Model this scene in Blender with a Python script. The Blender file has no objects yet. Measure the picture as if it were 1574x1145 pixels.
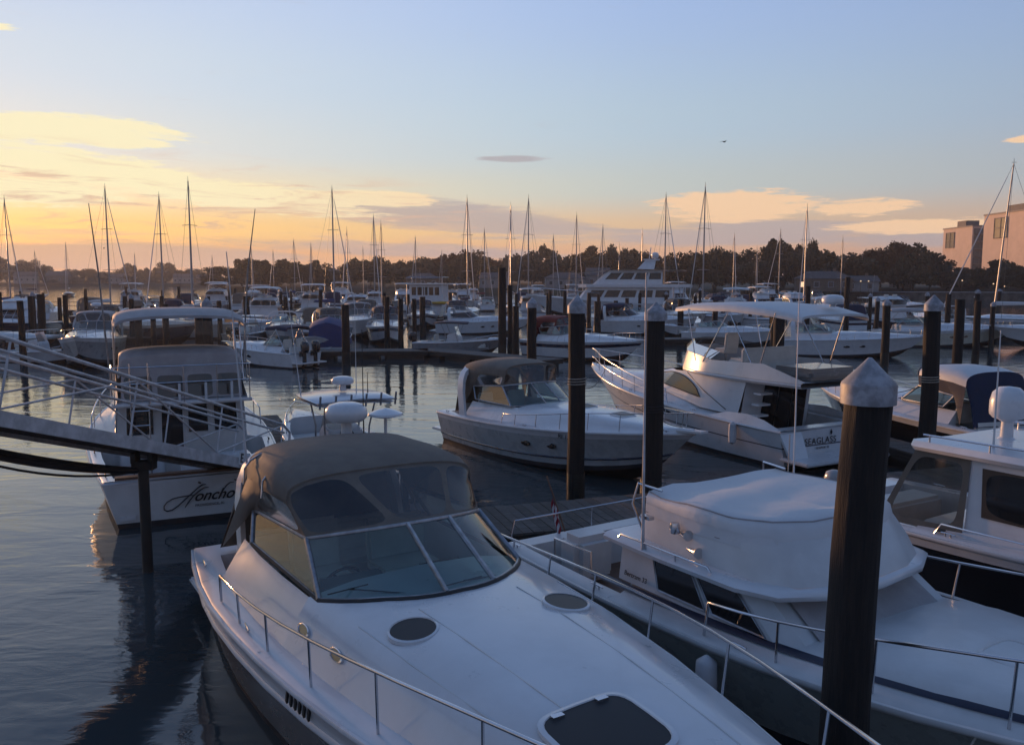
import bpy, bmesh, math, random
from mathutils import Vector, Matrix
random.seed(7)
R = math.radians
PI = math.pi
scene = bpy.context.scene
col = scene.collection

# ---------------------------------------------------------------- camera
CAM_H = 4.8
F_PX = 1300.0                      # focal length in photo pixels (1574 wide)
PITCH = math.atan(142.5 / F_PX)
cam = bpy.data.cameras.new('Camera')
cam.sensor_width = 36.0
cam.lens = 36.0 * F_PX / 1574.0
cam.clip_start = 0.1
cam.clip_end = 9000
camo = bpy.data.objects.new('Camera', cam)
col.objects.link(camo)
camo.location = (0, 0, CAM_H)
camo.rotation_euler = (PI / 2 - PITCH, 0, 0)
scene.camera = camo

# ---------------------------------------------------------------- view / exposure
scene.view_settings.view_transform = 'Standard'
scene.view_settings.look = 'None'
scene.view_settings.gamma = 1.0
scene.view_settings.exposure = 0.0

# ---------------------------------------------------------------- sky (dusk) and the low sun
SUN_AZ = R(-36)                    # from +Y towards +X
SUN_EL = R(2.1)
world = bpy.data.worlds.new('World')
scene.world = world
world.use_nodes = True
nt = world.node_tree
nt.nodes.clear()


class NG:
    """tiny node-graph helper"""
    def __init__(s, tree): s.t = tree
    def new(s, typ, **kw):
        n = s.t.nodes.new(typ)
        for k, v in kw.items(): setattr(n, k, v)
        return n
    def put(s, sock, v):
        if v is None: return
        if hasattr(v, 'is_output') or isinstance(v, bpy.types.NodeSocket): s.t.links.new(v, sock)
        else: sock.default_value = v
    def m(s, op, a, b=None, c=None, clamp=False):
        n = s.new('ShaderNodeMath', operation=op); n.use_clamp = clamp
        for i, v in enumerate((a, b, c)):
            if v is not None: s.put(n.inputs[i], v)
        return n.outputs[0]
    def mix(s, f, a, b, blend='MIX'):
        n = s.new('ShaderNodeMix', data_type='RGBA', blend_type=blend)
        s.put(n.inputs[0], f); s.put(n.inputs[6], a); s.put(n.inputs[7], b)
        return n.outputs[2]
    def smooth(s, v, a, b):
        n = s.new('ShaderNodeMapRange', interpolation_type='SMOOTHSTEP')
        s.put(n.inputs[0], v); n.inputs[1].default_value = a; n.inputs[2].default_value = b
        return n.outputs[0]
    def noise(s, vec, scale, detail=4, rough=.55, dist=0.0):
        n = s.new('ShaderNodeTexNoise')
        if vec is not None: s.t.links.new(vec, n.inputs['Vector'])
        n.inputs['Scale'].default_value = scale; n.inputs['Detail'].default_value = detail
        n.inputs['Roughness'].default_value = rough; n.inputs['Distortion'].default_value = dist
        return n.outputs['Fac']
    def comb(s, x, y, z):
        n = s.new('ShaderNodeCombineXYZ')
        for i, v in enumerate((x, y, z)): s.put(n.inputs[i], v)
        return n.outputs[0]


def rgb(r, g, b): return (r, g, b, 1.0)


g = NG(nt)
sky = g.new('ShaderNodeTexSky', sky_type='NISHITA')
sky.sun_disc = False
sky.sun_elevation = SUN_EL
sky.sun_rotation = SUN_AZ
sky.altitude = 0
sky.air_density = 1.0
sky.dust_density = 1.6
sky.ozone_density = 2.0
tc = g.new('ShaderNodeTexCoord')
sep = g.new('ShaderNodeSeparateXYZ')
nt.links.new(tc.outputs['Generated'], sep.inputs[0])
dx, dy, dz = sep.outputs
az = g.m('ARCTAN2', dx, dy)                       # radians, 0 = +Y
el = g.m('ARCSINE', g.m('MINIMUM', g.m('MAXIMUM', dz, -1.0), 1.0))
azd, eld = g.m('MULTIPLY', az, 180 / PI), g.m('MULTIPLY', el, 180 / PI)
elp = g.m('SQRT', g.m('MULTIPLY', g.m('MAXIMUM', eld, 0.0), 1 / 90.0))


def el_ramp(stops):
    n = g.new('ShaderNodeValToRGB')
    n.color_ramp.interpolation = 'EASE'
    e = n.color_ramp.elements
    while len(e) < len(stops): e.new(0.5)
    for i, (d, c) in enumerate(stops):
        e[i].position = math.sqrt(max(d, 0) / 90.0); e[i].color = rgb(*c)
    nt.links.new(elp, n.inputs[0])
    return n.outputs[0]


ZEN = (.068, .132, .30)
r_sun = el_ramp([(0, (.62, .36, .24)), (1.6, (.80, .44, .22)), (3.2, (1.0, .64, .25)), (5.6, (.90, .78, .55)), (8.2, (.70, .76, .78)), (12.5, (.62, .74, .87)), (18, (.56, .69, .92)), (32, (.27, .40, .68)), (90, ZEN)])
r_side = el_ramp([(0, (.55, .34, .27)), (1.6, (.78, .44, .28)), (3.5, (.80, .56, .36)), (6, (.58, .64, .62)), (10, (.50, .64, .76)), (18, (.41, .56, .87)), (32, (.24, .37, .67)), (90, ZEN)])
r_far = el_ramp([(0, (.34, .26, .28)), (3, (.38, .31, .34)), (7, (.30, .33, .45)), (14, (.22, .32, .54)), (30, (.16, .26, .49)), (55, (.12, .20, .40)), (90, ZEN)])
dsun = g.m('ABSOLUTE', g.m('SUBTRACT', g.m('MODULO', g.m('ADD', azd, 540 + 30.0), 360.0), 180.0))   # azimuth away from the glow
grad = g.mix(g.smooth(dsun, 4, 44), r_sun, r_side)
grad = g.mix(g.smooth(dsun, 24, 100), grad, r_far)
nish = g.mix(1.0, sky.outputs[0], rgb(.022, .022, .022), 'MULTIPLY')
skyc = g.mix(1.0, g.mix(1.0, grad, rgb(.9, .9, .9), 'MULTIPLY'), nish, 'ADD')
# --- clouds: stretched noise in (azimuth, elevation), gathered in the banks the evening shows
cv = g.comb(g.m('MULTIPLY', azd, .052), g.m('MULTIPLY', g.m('ADD', eld, g.m('MULTIPLY', azd, .02)), .50), 0.0)
n1 = g.noise(cv, 1.6, 8, .60, .6)
n2 = g.noise(cv, 4.5, 7, .62, .8)
n3 = g.noise(cv, 11.0, 6, .65, 1.2)
nn = g.m('ADD', g.m('ADD', g.m('MULTIPLY', n1, .36), g.m('MULTIPLY', n2, .36)), g.m('MULTIPLY', n3, .28))


def bank(a, e, ra, re, tilt=0.0):
    u = g.m('MULTIPLY', g.m('SUBTRACT', azd, a), 1 / ra)
    v = g.m('MULTIPLY', g.m('SUBTRACT', g.m('SUBTRACT', eld, e), g.m('MULTIPLY', g.m('SUBTRACT', azd, a), tilt)), 1 / re)
    q = g.m('ADD', g.m('MULTIPLY', u, u), g.m('MULTIPLY', v, v))
    return g.m('SUBTRACT', 1.0, q, clamp=True)


def total(lst):
    t = lst[0]
    for x in lst[1:]: t = g.m('MAXIMUM', t, x)
    return t


lit = total([bank(-28, 8.7, 11, 1.3, .03), bank(-26, 6.6, 13, 1.6, -.10), bank(-17, 5.3, 12, 1.5, -.10), bank(-31, 5.0, 10, 1.2),
             bank(-9, 5.3, 6, .9, -.05), bank(14.5, 4.8, 8, 1.5, .02), bank(22.5, 4.4, 4.5, .8), bank(-33, 13.8, 5, .6, .05), bank(-24.5, 8.2, 4, .6),
             bank(27, 3.2, 9, .7), bank(70, 7, 30, 3), bank(-75, 8, 28, 3), bank(31, 7.9, 2, .35)])
dark = total([bank(-4, 4.1, 15, 1.5, -.10), bank(-26, 1.5, 16, 1.1), bank(14, 2.9, 15, 1.0, .02), bank(0, 7.9, 3.2, .3), bank(28, 2.5, 12, .8), bank(-8, 2.0, 16, .7, -.04),
              bank(110, 5, 40, 3), bank(-120, 4, 40, 3)])
litm = g.smooth(g.m('ADD', g.m('MULTIPLY', lit, .34), nn), .65, .75)
darkm = g.smooth(g.m('ADD', g.m('MULTIPLY', dark, .36), g.m('ADD', g.m('MULTIPLY', n1, .75), g.m('MULTIPLY', n3, .25))), .60, .80)
c_lit = g.mix(g.smooth(dsun, 6, 40), rgb(1.0, .90, .58), rgb(.95, .64, .40))
c_dark = g.mix(g.smooth(dsun, 0, 30), rgb(.58, .40, .30), rgb(.42, .38, .41))
skyc = g.mix(g.m('MULTIPLY', darkm, .75), skyc, c_dark)
skyc = g.mix(g.m('MULTIPLY', litm, .92), skyc, c_lit)
# thin orange-grey streaks drawn through the glow
glow = g.m('MULTIPLY', bank(-22, 4.6, 26, 3.6, -.06), g.smooth(g.noise(cv, 3.1, 7, .62, 1.0), .48, .66))
skyc = g.mix(g.m('MULTIPLY', glow, .9), skyc, rgb(.74, .49, .35))
below = g.smooth(eld, -.5, 0.0)
bg = g.new('ShaderNodeBackground')
nt.links.new(skyc, bg.inputs['Color'])
bg.inputs['Strength'].default_value = 1.0
wo = g.new('ShaderNodeOutputWorld')
nt.links.new(bg.outputs[0], wo.inputs['Surface'])

sun = bpy.data.lights.new('Sun', 'SUN')
sun.energy = 4.8
sun.angle = R(2.0)
sun.color = (1.0, 0.50, 0.22)
suno = bpy.data.objects.new('Sun', sun)
col.objects.link(suno)
sd = Vector((math.sin(SUN_AZ) * math.cos(SUN_EL), math.cos(SUN_AZ) * math.cos(SUN_EL), math.sin(SUN_EL)))
suno.rotation_euler = sd.to_track_quat('Z', 'Y').to_euler()
suno.location = (-60, 80, 40)

# ================================================================= helpers
def make_mat(name, color, rough=.5, metal=0.0, var=.12, vscale=3.0, bump=0.0, bscale=20.0, coat=0.0, stretch=None, color2=None, spec=.5):
    m = bpy.data.materials.new(name); m.use_nodes = True
    t = m.node_tree; q = NG(t)
    b = t.nodes['Principled BSDF']
    b.inputs['Roughness'].default_value = rough
    b.inputs['Metallic'].default_value = metal
    b.inputs['Coat Weight'].default_value = coat
    b.inputs['Coat Roughness'].default_value = .08
    b.inputs['Specular IOR Level'].default_value = spec
    tcn = q.new('ShaderNodeTexCoord')
    vec = tcn.outputs['Object']
    if stretch:
        mp = q.new('ShaderNodeMapping'); t.links.new(vec, mp.inputs['Vector']); mp.inputs['Scale'].default_value = stretch
        vec = mp.outputs[0]
    if var > 0 or color2:
        n = q.noise(vec, vscale, 6, .62)
        c2 = color2 if color2 else tuple(c * (1 - var * 2.2) for c in color)
        t.links.new(q.mix(q.smooth(n, .36, .68), rgb(*c2), rgb(*color)), b.inputs['Base Color'])
        t.links.new(q.m('ADD', q.m('MULTIPLY', n, .22), max(rough - .11, 0.0)), b.inputs['Roughness'])
    else:
        b.inputs['Base Color'].default_value = rgb(*color)
    if bump > 0:
        bn = q.new('ShaderNodeBump'); bn.inputs['Strength'].default_value = bump; bn.inputs['Distance'].default_value = .02
        t.links.new(q.noise(vec, bscale, 5, .6), bn.inputs['Height']); t.links.new(bn.outputs[0], b.inputs['Normal'])
    return m


def glass_mat(name, tint, refl=.9, rough=.03, milky=0.0):
    m = bpy.data.materials.new(name); m.use_nodes = True
    t = m.node_tree; q = NG(t)
    for n in list(t.nodes):
        if n.type != 'OUTPUT_MATERIAL': t.nodes.remove(n)
    out = [n for n in t.nodes if n.type == 'OUTPUT_MATERIAL'][0]
    tr = q.new('ShaderNodeBsdfTransparent'); tr.inputs['Color'].default_value = rgb(*tint)
    gl = q.new('ShaderNodeBsdfGlossy'); gl.inputs['Roughness'].default_value = rough
    gl.inputs['Color'].default_value = rgb(refl, refl, refl)
    fr = q.new('ShaderNodeFresnel'); fr.inputs['IOR'].default_value = 1.5
    # thin pane seen from either side
    geo = q.new('ShaderNodeNewGeometry')
    lw = q.new('ShaderNodeLayerWeight'); lw.inputs['Blend'].default_value = .35
    f = q.m('ADD', q.m('MULTIPLY', lw.outputs['Fresnel'], .8), .05, clamp=True)
    mx = q.new('ShaderNodeMixShader')
    t.links.new(f, mx.inputs[0]); t.links.new(tr.outputs[0], mx.inputs[1]); t.links.new(gl.outputs[0], mx.inputs[2])
    last = mx.outputs[0]
    if milky > 0:
        df = q.new('ShaderNodeBsdfDiffuse'); df.inputs['Color'].default_value = rgb(.5, .5, .5)
        m2 = q.new('ShaderNodeMixShader'); m2.inputs[0].default_value = milky
        t.links.new(last, m2.inputs[1]); t.links.new(df.outputs[0], m2.inputs[2]); last = m2.outputs[0]
    t.links.new(last, out.inputs['Surface'])
    return m


M = {
    'gel': make_mat('gelcoat_white', (.60, .615, .63), .30, var=.04, vscale=2.0, coat=.4),
    'gelold': make_mat('gelcoat_weathered', (.57, .58, .575), .40, var=.05, vscale=2.5, coat=.15),
    'cream': make_mat('gelcoat_cream', (.55, .53, .44), .35, var=.08, coat=.3),
    'sage': make_mat('gelcoat_sage_grey', (.33, .35, .32), .28, var=.06, coat=.4),
    'greyhull': make_mat('hull_grey', (.30, .31, .32), .30, var=.08, coat=.3),
    'palegrey': make_mat('hull_pale_grey', (.40, .42, .42), .28, var=.05, coat=.4),
    'taupe': make_mat('hull_taupe_grey', (.20, .19, .18), .25, var=.08, coat=.4),
    'black': make_mat('hull_black', (.012, .013, .017), .12, var=.05, coat=.6),
    'navy': make_mat('hull_navy', (.012, .018, .045), .15, var=.05, coat=.6),
    'boot': make_mat('antifoul_dark', (.025, .025, .03), .6, var=.2),
    'bluebottom': make_mat('antifoul_blue', (.02, .05, .11), .6, var=.2),
    'nonskid': make_mat('nonskid_deck', (.62, .62, .60), .6, var=.06, vscale=6, bump=.12, bscale=260),
    'canvas': make_mat('canvas_taupe', (.155, .130, .105), .8, var=.10, vscale=4, bump=.25, bscale=9),
    'canvasnavy': make_mat('canvas_navy', (.012, .02, .055), .8, var=.1, vscale=3, bump=.3, bscale=6),
    'canvasblue': make_mat('canvas_blue', (.02, .045, .15), .8, var=.1, vscale=3, bump=.3, bscale=6),
    'canvasred': make_mat('canvas_red', (.16, .02, .02), .8, var=.1, bump=.2, bscale=6),
    'canvaswhite': make_mat('vinyl_white', (.56, .57, .575), .55, var=.025, vscale=3, bump=.35, bscale=4),
    'canvasgrey': make_mat('canvas_grey', (.36, .34, .34), .75, var=.08, vscale=3, bump=.35, bscale=4),
    'vinyl': glass_mat('clear_vinyl', (.72, .68, .60), .7, .10, .05),
    'vinylsmoke': glass_mat('smoked_vinyl', (.46, .42, .37), .7, .09, .03),
    'glass': glass_mat('windshield_glass', (.66, .84, .82), .9, .02),
    'dark': make_mat('tinted_glass', (.012, .013, .015), .06, var=0, coat=.3),
    'bronze': make_mat('bronze_glass', (.10, .075, .04), .07, var=0, coat=.3),
    'smoked': make_mat('smoked_acrylic', (.012, .013, .016), .38, var=0, spec=.25),
    'steel': make_mat('stainless', (.62, .62, .64), .22, 1.0, var=.05),
    'alu': make_mat('aluminium', (.42, .43, .45), .45, .85, var=.15, vscale=8),
    'alupaint': make_mat('painted_aluminium', (.50, .51, .53), .5, .1, var=.15, vscale=5),
    'rubber': make_mat('black_rubber', (.02, .02, .02), .55, var=.2),
    'fender': make_mat('fender_vinyl', (.55, .56, .58), .45, var=.08),
    'motor': make_mat('outboard_black', (.018, .018, .02), .25, var=.05, coat=.4),
    'seat': make_mat('seat_vinyl', (.62, .61, .57), .5, var=.06, bump=.1),
    'dash': make_mat('dash_grey', (.16, .17, .17), .5, var=.1),
    'teak': make_mat('teak', (.15, .075, .04), .55, var=.2, vscale=6, stretch=(1, 8, 8)),
    'stripe': make_mat('stripe_navy', (.02, .025, .05), .35, var=.05),
    'gold': make_mat('stripe_gold', (.30, .20, .08), .4, var=.05),
    'pile': make_mat('piling_timber', (.022, .017, .014), .85, var=.30, vscale=6, bump=.8, bscale=14, stretch=(5, 5, .35), color2=(.007, .006, .006)),
    'pilewet': make_mat('piling_wet_weed', (.010, .011, .008), .5, var=.3, vscale=12, bump=.8, bscale=30),
    'cap': make_mat('piling_cap_plastic', (.36, .37, .40), .55, var=.22, vscale=7, bump=.15, bscale=25),
    'plank': make_mat('dock_plank', (.105, .092, .08), .85, var=.25, vscale=3, bump=.5, bscale=18, stretch=(1.5, 12, 6)),
    'plank2': make_mat('dock_plank_pale', (.135, .12, .108), .85, var=.25, vscale=3, bump=.5, bscale=18, stretch=(1.5, 12, 6)),
    'dockside': make_mat('dock_fascia', (.045, .038, .032), .85, var=.3, vscale=3, stretch=(.6, .6, 6)),
    'rope': make_mat('rope', (.36, .33, .28), .9, var=.15, vscale=30),
    'ropedark': make_mat('rope_dark', (.03, .03, .035), .9, var=.1),
    'hose': make_mat('utility_hose', (.02, .02, .022), .5, var=.2),
    'letter': make_mat('lettering', (.01, .01, .012), .4, var=0),
    'flagr': make_mat('flag_red', (.30, .02, .03), .8, var=.1), 'flagw': make_mat('flag_white', (.6, .6, .6), .8, var=.05),
    'flagb': make_mat('flag_blue', (.015, .025, .10), .8, var=.1),
    'orange': make_mat('orange_plastic', (.5, .16, .02), .5, var=.1),
    'yellow': make_mat('kayak_yellow', (.55, .32, .02), .4, var=.1),
    'mast': make_mat('mast_aluminium', (.30, .30, .31), .4, .5, var=.1),
    'wire': make_mat('rigging_wire', (.10, .10, .10), .5, .5, var=0),
}


class MB:
    """collects shapes into one mesh object"""
    def __init__(s): s.v = []; s.f = []
    def add(s, vs, fs):
        k = len(s.v); s.v += [tuple(p) for p in vs]; s.f += [tuple(i + k for i in f) for f in fs]; return s
    def box(s, c, d, rz=0.0, ry=0.0, rx=0.0):
        m = Matrix.Translation(c) @ Matrix.Rotation(rz, 4, 'Z') @ Matrix.Rotation(ry, 4, 'Y') @ Matrix.Rotation(rx, 4, 'X')
        x, y, z = d[0] / 2, d[1] / 2, d[2] / 2
        vs = [m @ Vector(p) for p in ((-x, -y, -z), (x, -y, -z), (x, y, -z), (-x, y, -z), (-x, -y, z), (x, -y, z), (x, y, z), (-x, y, z))]
        return s.add(vs, [(3, 2, 1, 0), (4, 5, 6, 7), (0, 1, 5, 4), (1, 2, 6, 5), (2, 3, 7, 6), (3, 0, 4, 7)])
    def tube(s, pts, r, n=6, closed=False):
        P = [Vector(p) for p in pts]; N = len(P)
        rows = []
        prev = None
        for i in range(N):
            if closed: d = P[(i + 1) % N] - P[i - 1]
            else: d = P[min(i + 1, N - 1)] - P[max(i - 1, 0)]
            if d.length < 1e-9: d = Vector((0, 0, 1))
            d.normalize()
            if prev is None:
                a = Vector((0, 0, 1)) if abs(d.z) < .9 else Vector((1, 0, 0))
                u = d.cross(a).normalized()
            else:
                u = (prev - d * prev.dot(d))
                u = u.normalized() if u.length > 1e-6 else d.orthogonal().normalized()
            prev = u; w = d.cross(u)
            ri = r[i] if isinstance(r, (list, tuple)) else r
            rows.append([P[i] + (u * math.cos(2 * PI * k / n) + w * math.sin(2 * PI * k / n)) * ri for k in range(n)])
        if closed: rows.append(rows[0])
        return s.loft(rows, wrap=True, cap=not closed)
    def loft(s, rows, wrap=False, cap=False):
        n = len(rows[0]); vs = [p for r in rows for p in r]; fs = []
        for i in range(len(rows) - 1):
            for j in range(n if wrap else n - 1):
                a, b = i * n + j, i * n + (j + 1) % n
                fs.append((a, b, b + n, a + n))
        if cap: fs += [tuple(range(n - 1, -1, -1)), tuple((len(rows) - 1) * n + j for j in range(n))]
        return s.add(vs, fs)
    def lathe(s, prof, c=(0, 0, 0), n=16):
        rows = [[(c[0] + r * math.cos(2 * PI * k / n), c[1] + r * math.sin(2 * PI * k / n), c[2] + z) for k in range(n)] for r, z in prof]
        return s.loft(rows, wrap=True, cap=True)
    def prism(s, poly, vec):
        n = len(poly); v = Vector(vec)
        return s.add([Vector(p) for p in poly] + [Vector(p) + v for p in poly],
                     [tuple(range(n - 1, -1, -1)), tuple(range(n, 2 * n))] + [(i, (i + 1) % n, n + (i + 1) % n, n + i) for i in range(n)])
    def poly(s, pts): return s.add(pts, [tuple(range(len(pts)))])
    def build(s, name, mat, parent=None, sharp=38, bevel=0.0):
        me = bpy.data.meshes.new(name); me.from_pydata(s.v, [], s.f); me.update()
        if bevel > 0:
            bm = bmesh.new(); bm.from_mesh(me)
            bmesh.ops.bevel(bm, geom=[e for e in bm.edges if len(e.link_faces) == 2 and e.calc_face_angle(0) > .6], offset=bevel, segments=2, affect='EDGES', clamp_overlap=True)
            bm.to_mesh(me); bm.free()
        me.materials.append(M[mat] if isinstance(mat, str) else mat)
        if sharp:
            me.polygons.foreach_set('use_smooth', [True] * len(me.polygons)); me.set_sharp_from_angle(angle=R(sharp))
        o = bpy.data.objects.new(name, me); col.objects.link(o); o.parent = parent
        return o


def tag(o, label=None, cat=None, group=None, kind=None):
    if label: o['label'] = label
    if cat: o['category'] = cat
    if group: o['group'] = group
    if kind: o['kind'] = kind
    return o


def thing(name, label, cat, loc=(0, 0, 0), rz=0.0, group=None):
    o = bpy.data.objects.new(name, None); col.objects.link(o)
    o.empty_display_size = .3
    o.location = loc; o.rotation_euler = (0, 0, rz)
    return tag(o, label, cat, group)


def copy_tree(o, parent=None):
    c = o.copy(); col.objects.link(c); c.parent = parent
    for ch in list(o.children): copy_tree(ch, c)
    return c


def lerp(a, b, t): return tuple(x + (y - x) * t for x, y in zip(a, b))
def lin(a, b, n): return [a + (b - a) * i / (n - 1) for i in range(n)]
def sstep(t): t = min(max(t, 0), 1); return t * t * (3 - 2 * t)


_c, _s = math.cos(PITCH), math.sin(PITCH)
def at(u, v, z=0.0):
    """estimate of the world point at height z seen at photo pixel (u, v): used to survey positions"""
    x = (u - 787) / F_PX; y = (572.5 - v) / F_PX
    t = (z - CAM_H) / (-_s + y * _c)
    return Vector((x * t, (_c + y * _s) * t, z))


# ================================================================= boats: shared shapes
class Hull:
    def __init__(s, L, B, zs, zb, ts=.88, tm=.40, p=2.2, rake=.9, sp=1.7, ch=.84, sheerdip=0.0, flare=1.0):
        s.L, s.B, s.zs, s.zb, s.ts, s.tm, s.p, s.rake, s.sp, s.ch, s.dip, s.fl = L, B, zs, zb, ts, tm, p, rake, sp, ch, sheerdip, flare
    def w(s, t):
        if t < s.tm: k = s.ts + (1 - s.ts) * math.sin(PI / 2 * t / s.tm)
        else: k = 1 - ((t - s.tm) / (1 - s.tm)) ** s.p
        return max(s.B / 2 * k, .015)
    def zt(s, t): return s.zs + (s.zb - s.zs) * t ** s.sp - s.dip * math.sin(PI * t)
    def zc(s, t): return -.02 + s.zt(t) * .45 * t ** 3
    def side(s, t, f, sg=1):
        wc = s.w(t) * s.ch * (1 - .5 * t ** 3); zc = s.zc(t)
        w = s.w(t)
        return Vector((s.L * t - s.rake * (1 - f) * t ** 5, sg * (wc + (w - wc) * f ** (1 + .9 * s.fl * t * t)), zc + (s.zt(t) - zc) * f))
    def keel(s, t): return Vector((s.L * t - s.rake * 1.3 * t ** 5, 0, -.4 + (.4 + s.zc(1) * .7) * t ** 4))
    TS = [0, .06, .13, .2, .28, .36, .44, .52, .6, .67, .74, .8, .85, .89, .93, .96, .985, 1.0]
    def band(s, name, f0, f1, mat, root, off=0.0, nf=4, ts=None, label=None):
        mb = MB(); ts = ts or s.TS
        for sg in (1, -1):
            rows = []
            for t in ts:
                r = []
                for f in lin(f0, f1, nf):
                    p = s.side(t, f, sg); p.y += sg * off; r.append(p)
                rows.append(r)
            mb.loft(rows)
        if ts[0] == 0:
            a = [s.side(0, f, 1) for f in lin(f0, f1, nf)]; b = [s.side(0, f, -1) for f in lin(f0, f1, nf)]
            for q in a + b: q.x -= off
            mb.loft([a, b])
        if ts[-1] == 1.0:
            mb.loft([[s.side(1, f, 1) + Vector((off, off, 0)) for f in lin(f0, f1, nf)], [s.side(1, f, -1) + Vector((off, -off, 0)) for f in lin(f0, f1, nf)]])
        return mb.build(name, mat, root, 50)
    def bottom(s, mat, root):
        mb = MB()
        for sg in (1, -1): mb.loft([[s.side(t, 0, sg), lerp(s.side(t, 0, sg), s.keel(t), .5), s.keel(t)] for t in s.TS])
        mb.loft([[s.side(0, 0, 1), s.keel(0)], [s.side(0, 0, -1), s.keel(0)]])
        return mb.build('hull_bottom', mat, root, 50)
    def rub(s, mat, root, r=.03, f=1.0, name='rub_rail', dz=0.0):
        pts = [s.side(t, f, 1) for t in s.TS] + [s.side(t, f, -1) for t in reversed(s.TS)]
        pts = [p + Vector((0, 0, dz)) for p in pts]
        return MB().tube(pts, r, 6, closed=True).build(name, mat, root, 60)
    def shell(s, root, bands, boot='boot', rub='gel', rubr=.03):
        s.bottom(boot, root)
        for nm, f0, f1, m in bands: s.band(nm, f0, f1, m, root)
        if rub: s.rub(rub, root, rubr)
    def prof(s, t, h, side=.80, trunk=.62):
        w = s.w(t); z = s.zt(t); x = s.L * t
        pr = [(1, .0), (.975, .035), (side, .05), (trunk + (side - trunk) * .45, .05 + h * .45), (trunk, .05 + h * .80), (trunk * .6, .05 + h * .95), (0, .05 + h)]
        return [Vector((x, -w * a, z + d)) for a, d in pr] + [Vector((x, w * a, z + d)) for a, d in reversed(pr[:-1])]
    def deck(s, root, t0, h, name='deck', mat='gel', side=.80, trunk=.62, pw=2.2, t1=1.0, close=True, hf=None):
        ts = [t0] + [t for t in s.TS if t0 + .01 < t <= t1]
        if ts[-1] < t1: ts.append(t1)
        hh = hf or (lambda t: h * (1 - max(0, (t - t0) / (1.001 - t0)) ** pw))
        rows = [s.prof(t, hh(t), side, trunk) for t in ts]
        mb = MB().loft(rows)
        if close:
            r0 = rows[0]; zb = s.zt(t0) - .75
            mb.loft([[Vector((p.x, p.y * .74, max(zb, .3))) for p in r0], [Vector((p.x, p.y * .93, p.z - .03)) for p in r0], r0])
        return mb.build(name, mat, root, 50)
    def flatdeck(s, root, t0, t1, dz=.0, name='deck', mat='nonskid'):
        ts = [t0] + [t for t in s.TS if t0 < t < t1] + [t1]
        return MB().loft([[s.side(t, 1, -1) + Vector((0, 0, dz)), Vector((s.L * t, 0, s.zt(t) + dz + .05)), s.side(t, 1, 1) + Vector((0, 0, dz))] for t in ts]).build(name, mat, root, 50)
    def cockpit(s, root, t1, inset=.28, floor=.35, mat='gel', fmat='nonskid', aft=.35, t0=0.0):
        ts = [t0 + aft / s.L] + [t for t in s.TS if t0 + aft / s.L + .01 < t < t1] + [t1]
        mb = MB()
        allt = [t0] + ts
        for sg in (1, -1):
            mb.loft([[Vector((s.L * t, sg * s.w(t), s.zt(t))), Vector((s.L * t, sg * (s.w(t) - .05), s.zt(t) + .04)), Vector((s.L * t, sg * (s.w(t) - inset), s.zt(t) + .04))] for t in allt])
        x0, x1 = s.L * t0, s.L * ts[0]
        w0, w1 = s.w(t0), s.w(ts[0]) - inset; z = s.zt(t0)
        mb.loft([[(x0, -w0 + inset, z + .04), (x1, -w1, z + .04)], [(x0, w0 - inset, z + .04), (x1, w1, z + .04)]])
        mb.loft([[(x0, -w0, z), (x0 + .03, -w0 + inset, z + .04)], [(x0, w0, z), (x0 + .03, w0 - inset, z + .04)]])
        mb.build('coaming', mat, root, 40)
        mb = MB()
        for sg in (1, -1): mb.loft([[Vector((s.L * t, sg * (s.w(t) - inset), s.zt(t) + .04)), Vector((s.L * t, sg * (s.w(t) - inset - .03), floor))] for t in ts])
        mb.loft([[(x1, -w1, z + .04), (x1 + .03, -w1, floor)], [(x1, w1, z + .04), (x1 + .03, w1, floor)]])
        mb.build('cockpit_liner', mat, root, 40)
        MB().loft([[(s.L * t, -(s.w(t) - inset - .02), floor), (s.L * t, s.w(t) - inset - .02, floor)] for t in ts]).build('cockpit_sole', fmat, root, 40)
    def rail(s, root, t0, t1, h, stan, inset=.10, r=.014, mat='steel', h0=None, both=True, mid=False, lean=0.0, drop0=True, name='bow_rail'):
        """hand rail on the sheer; joined at the bow when t1 = 1"""
        ts = [t0] + [t for t in lin(t0, t1, 14)[1:-1]] + [t1]
        hf = lambda t: (h0 if h0 is not None else h) + (h - (h0 if h0 is not None else h)) * sstep((t - t0) / max(t1 - t0, .01) * 1.6)
        def pt(t, sg, k=1.0):
            w = max(s.w(min(t, 1)) - inset + lean * k, .0)
            return Vector((s.L * t, sg * w, s.zt(min(t, 1)) + .05 + hf(t) * k))
        sides = (1, -1) if both is True else (both,)
        def run(k, rr):
            if t1 >= 1.0 and len(sides) == 2:
                pts = [pt(t, 1, k) for t in ts] + [pt(t, -1, k) for t in reversed(ts)]
                if drop0: pts = [pt(t0 - .01, 1, .0)] + pts + [pt(t0 - .01, -1, .0)]
                MB().tube(pts, rr, 6).build(name, mat, root, 60)
            else:
                for sg in sides:
                    pts = [pt(t, sg, k) for t in ts]
                    if drop0: pts = [pt(t0 - .01, sg, 0)] + pts
                    MB().tube(pts, rr, 6).build(name, mat, root, 60)
        run(1.0, r)
        if mid: run(.5, r * .7)
        for t in stan:
            for sg in sides:
                a = pt(t, sg, 0); b = pt(t, sg, 1)
                MB().tube([a + Vector((-.05, 0, -.02)), b], r * .85, 6).lathe([(.035, 0), (.035, .012), (.0, .013)], (a.x - .05, a.y, a.z - .03), 8).build('stanchion', mat, root, 60)


def patch(lo, up, n=2):
    """P(u, v) between two polylines with the same count"""
    def P(u, v):
        k = u * (len(lo) - 1); i = min(int(k), len(lo) - 2); f = k - i
        return Vector(lerp(lerp(lo[i], lo[i + 1], f), lerp(up[i], up[i + 1], f), v))
    return P


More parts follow.
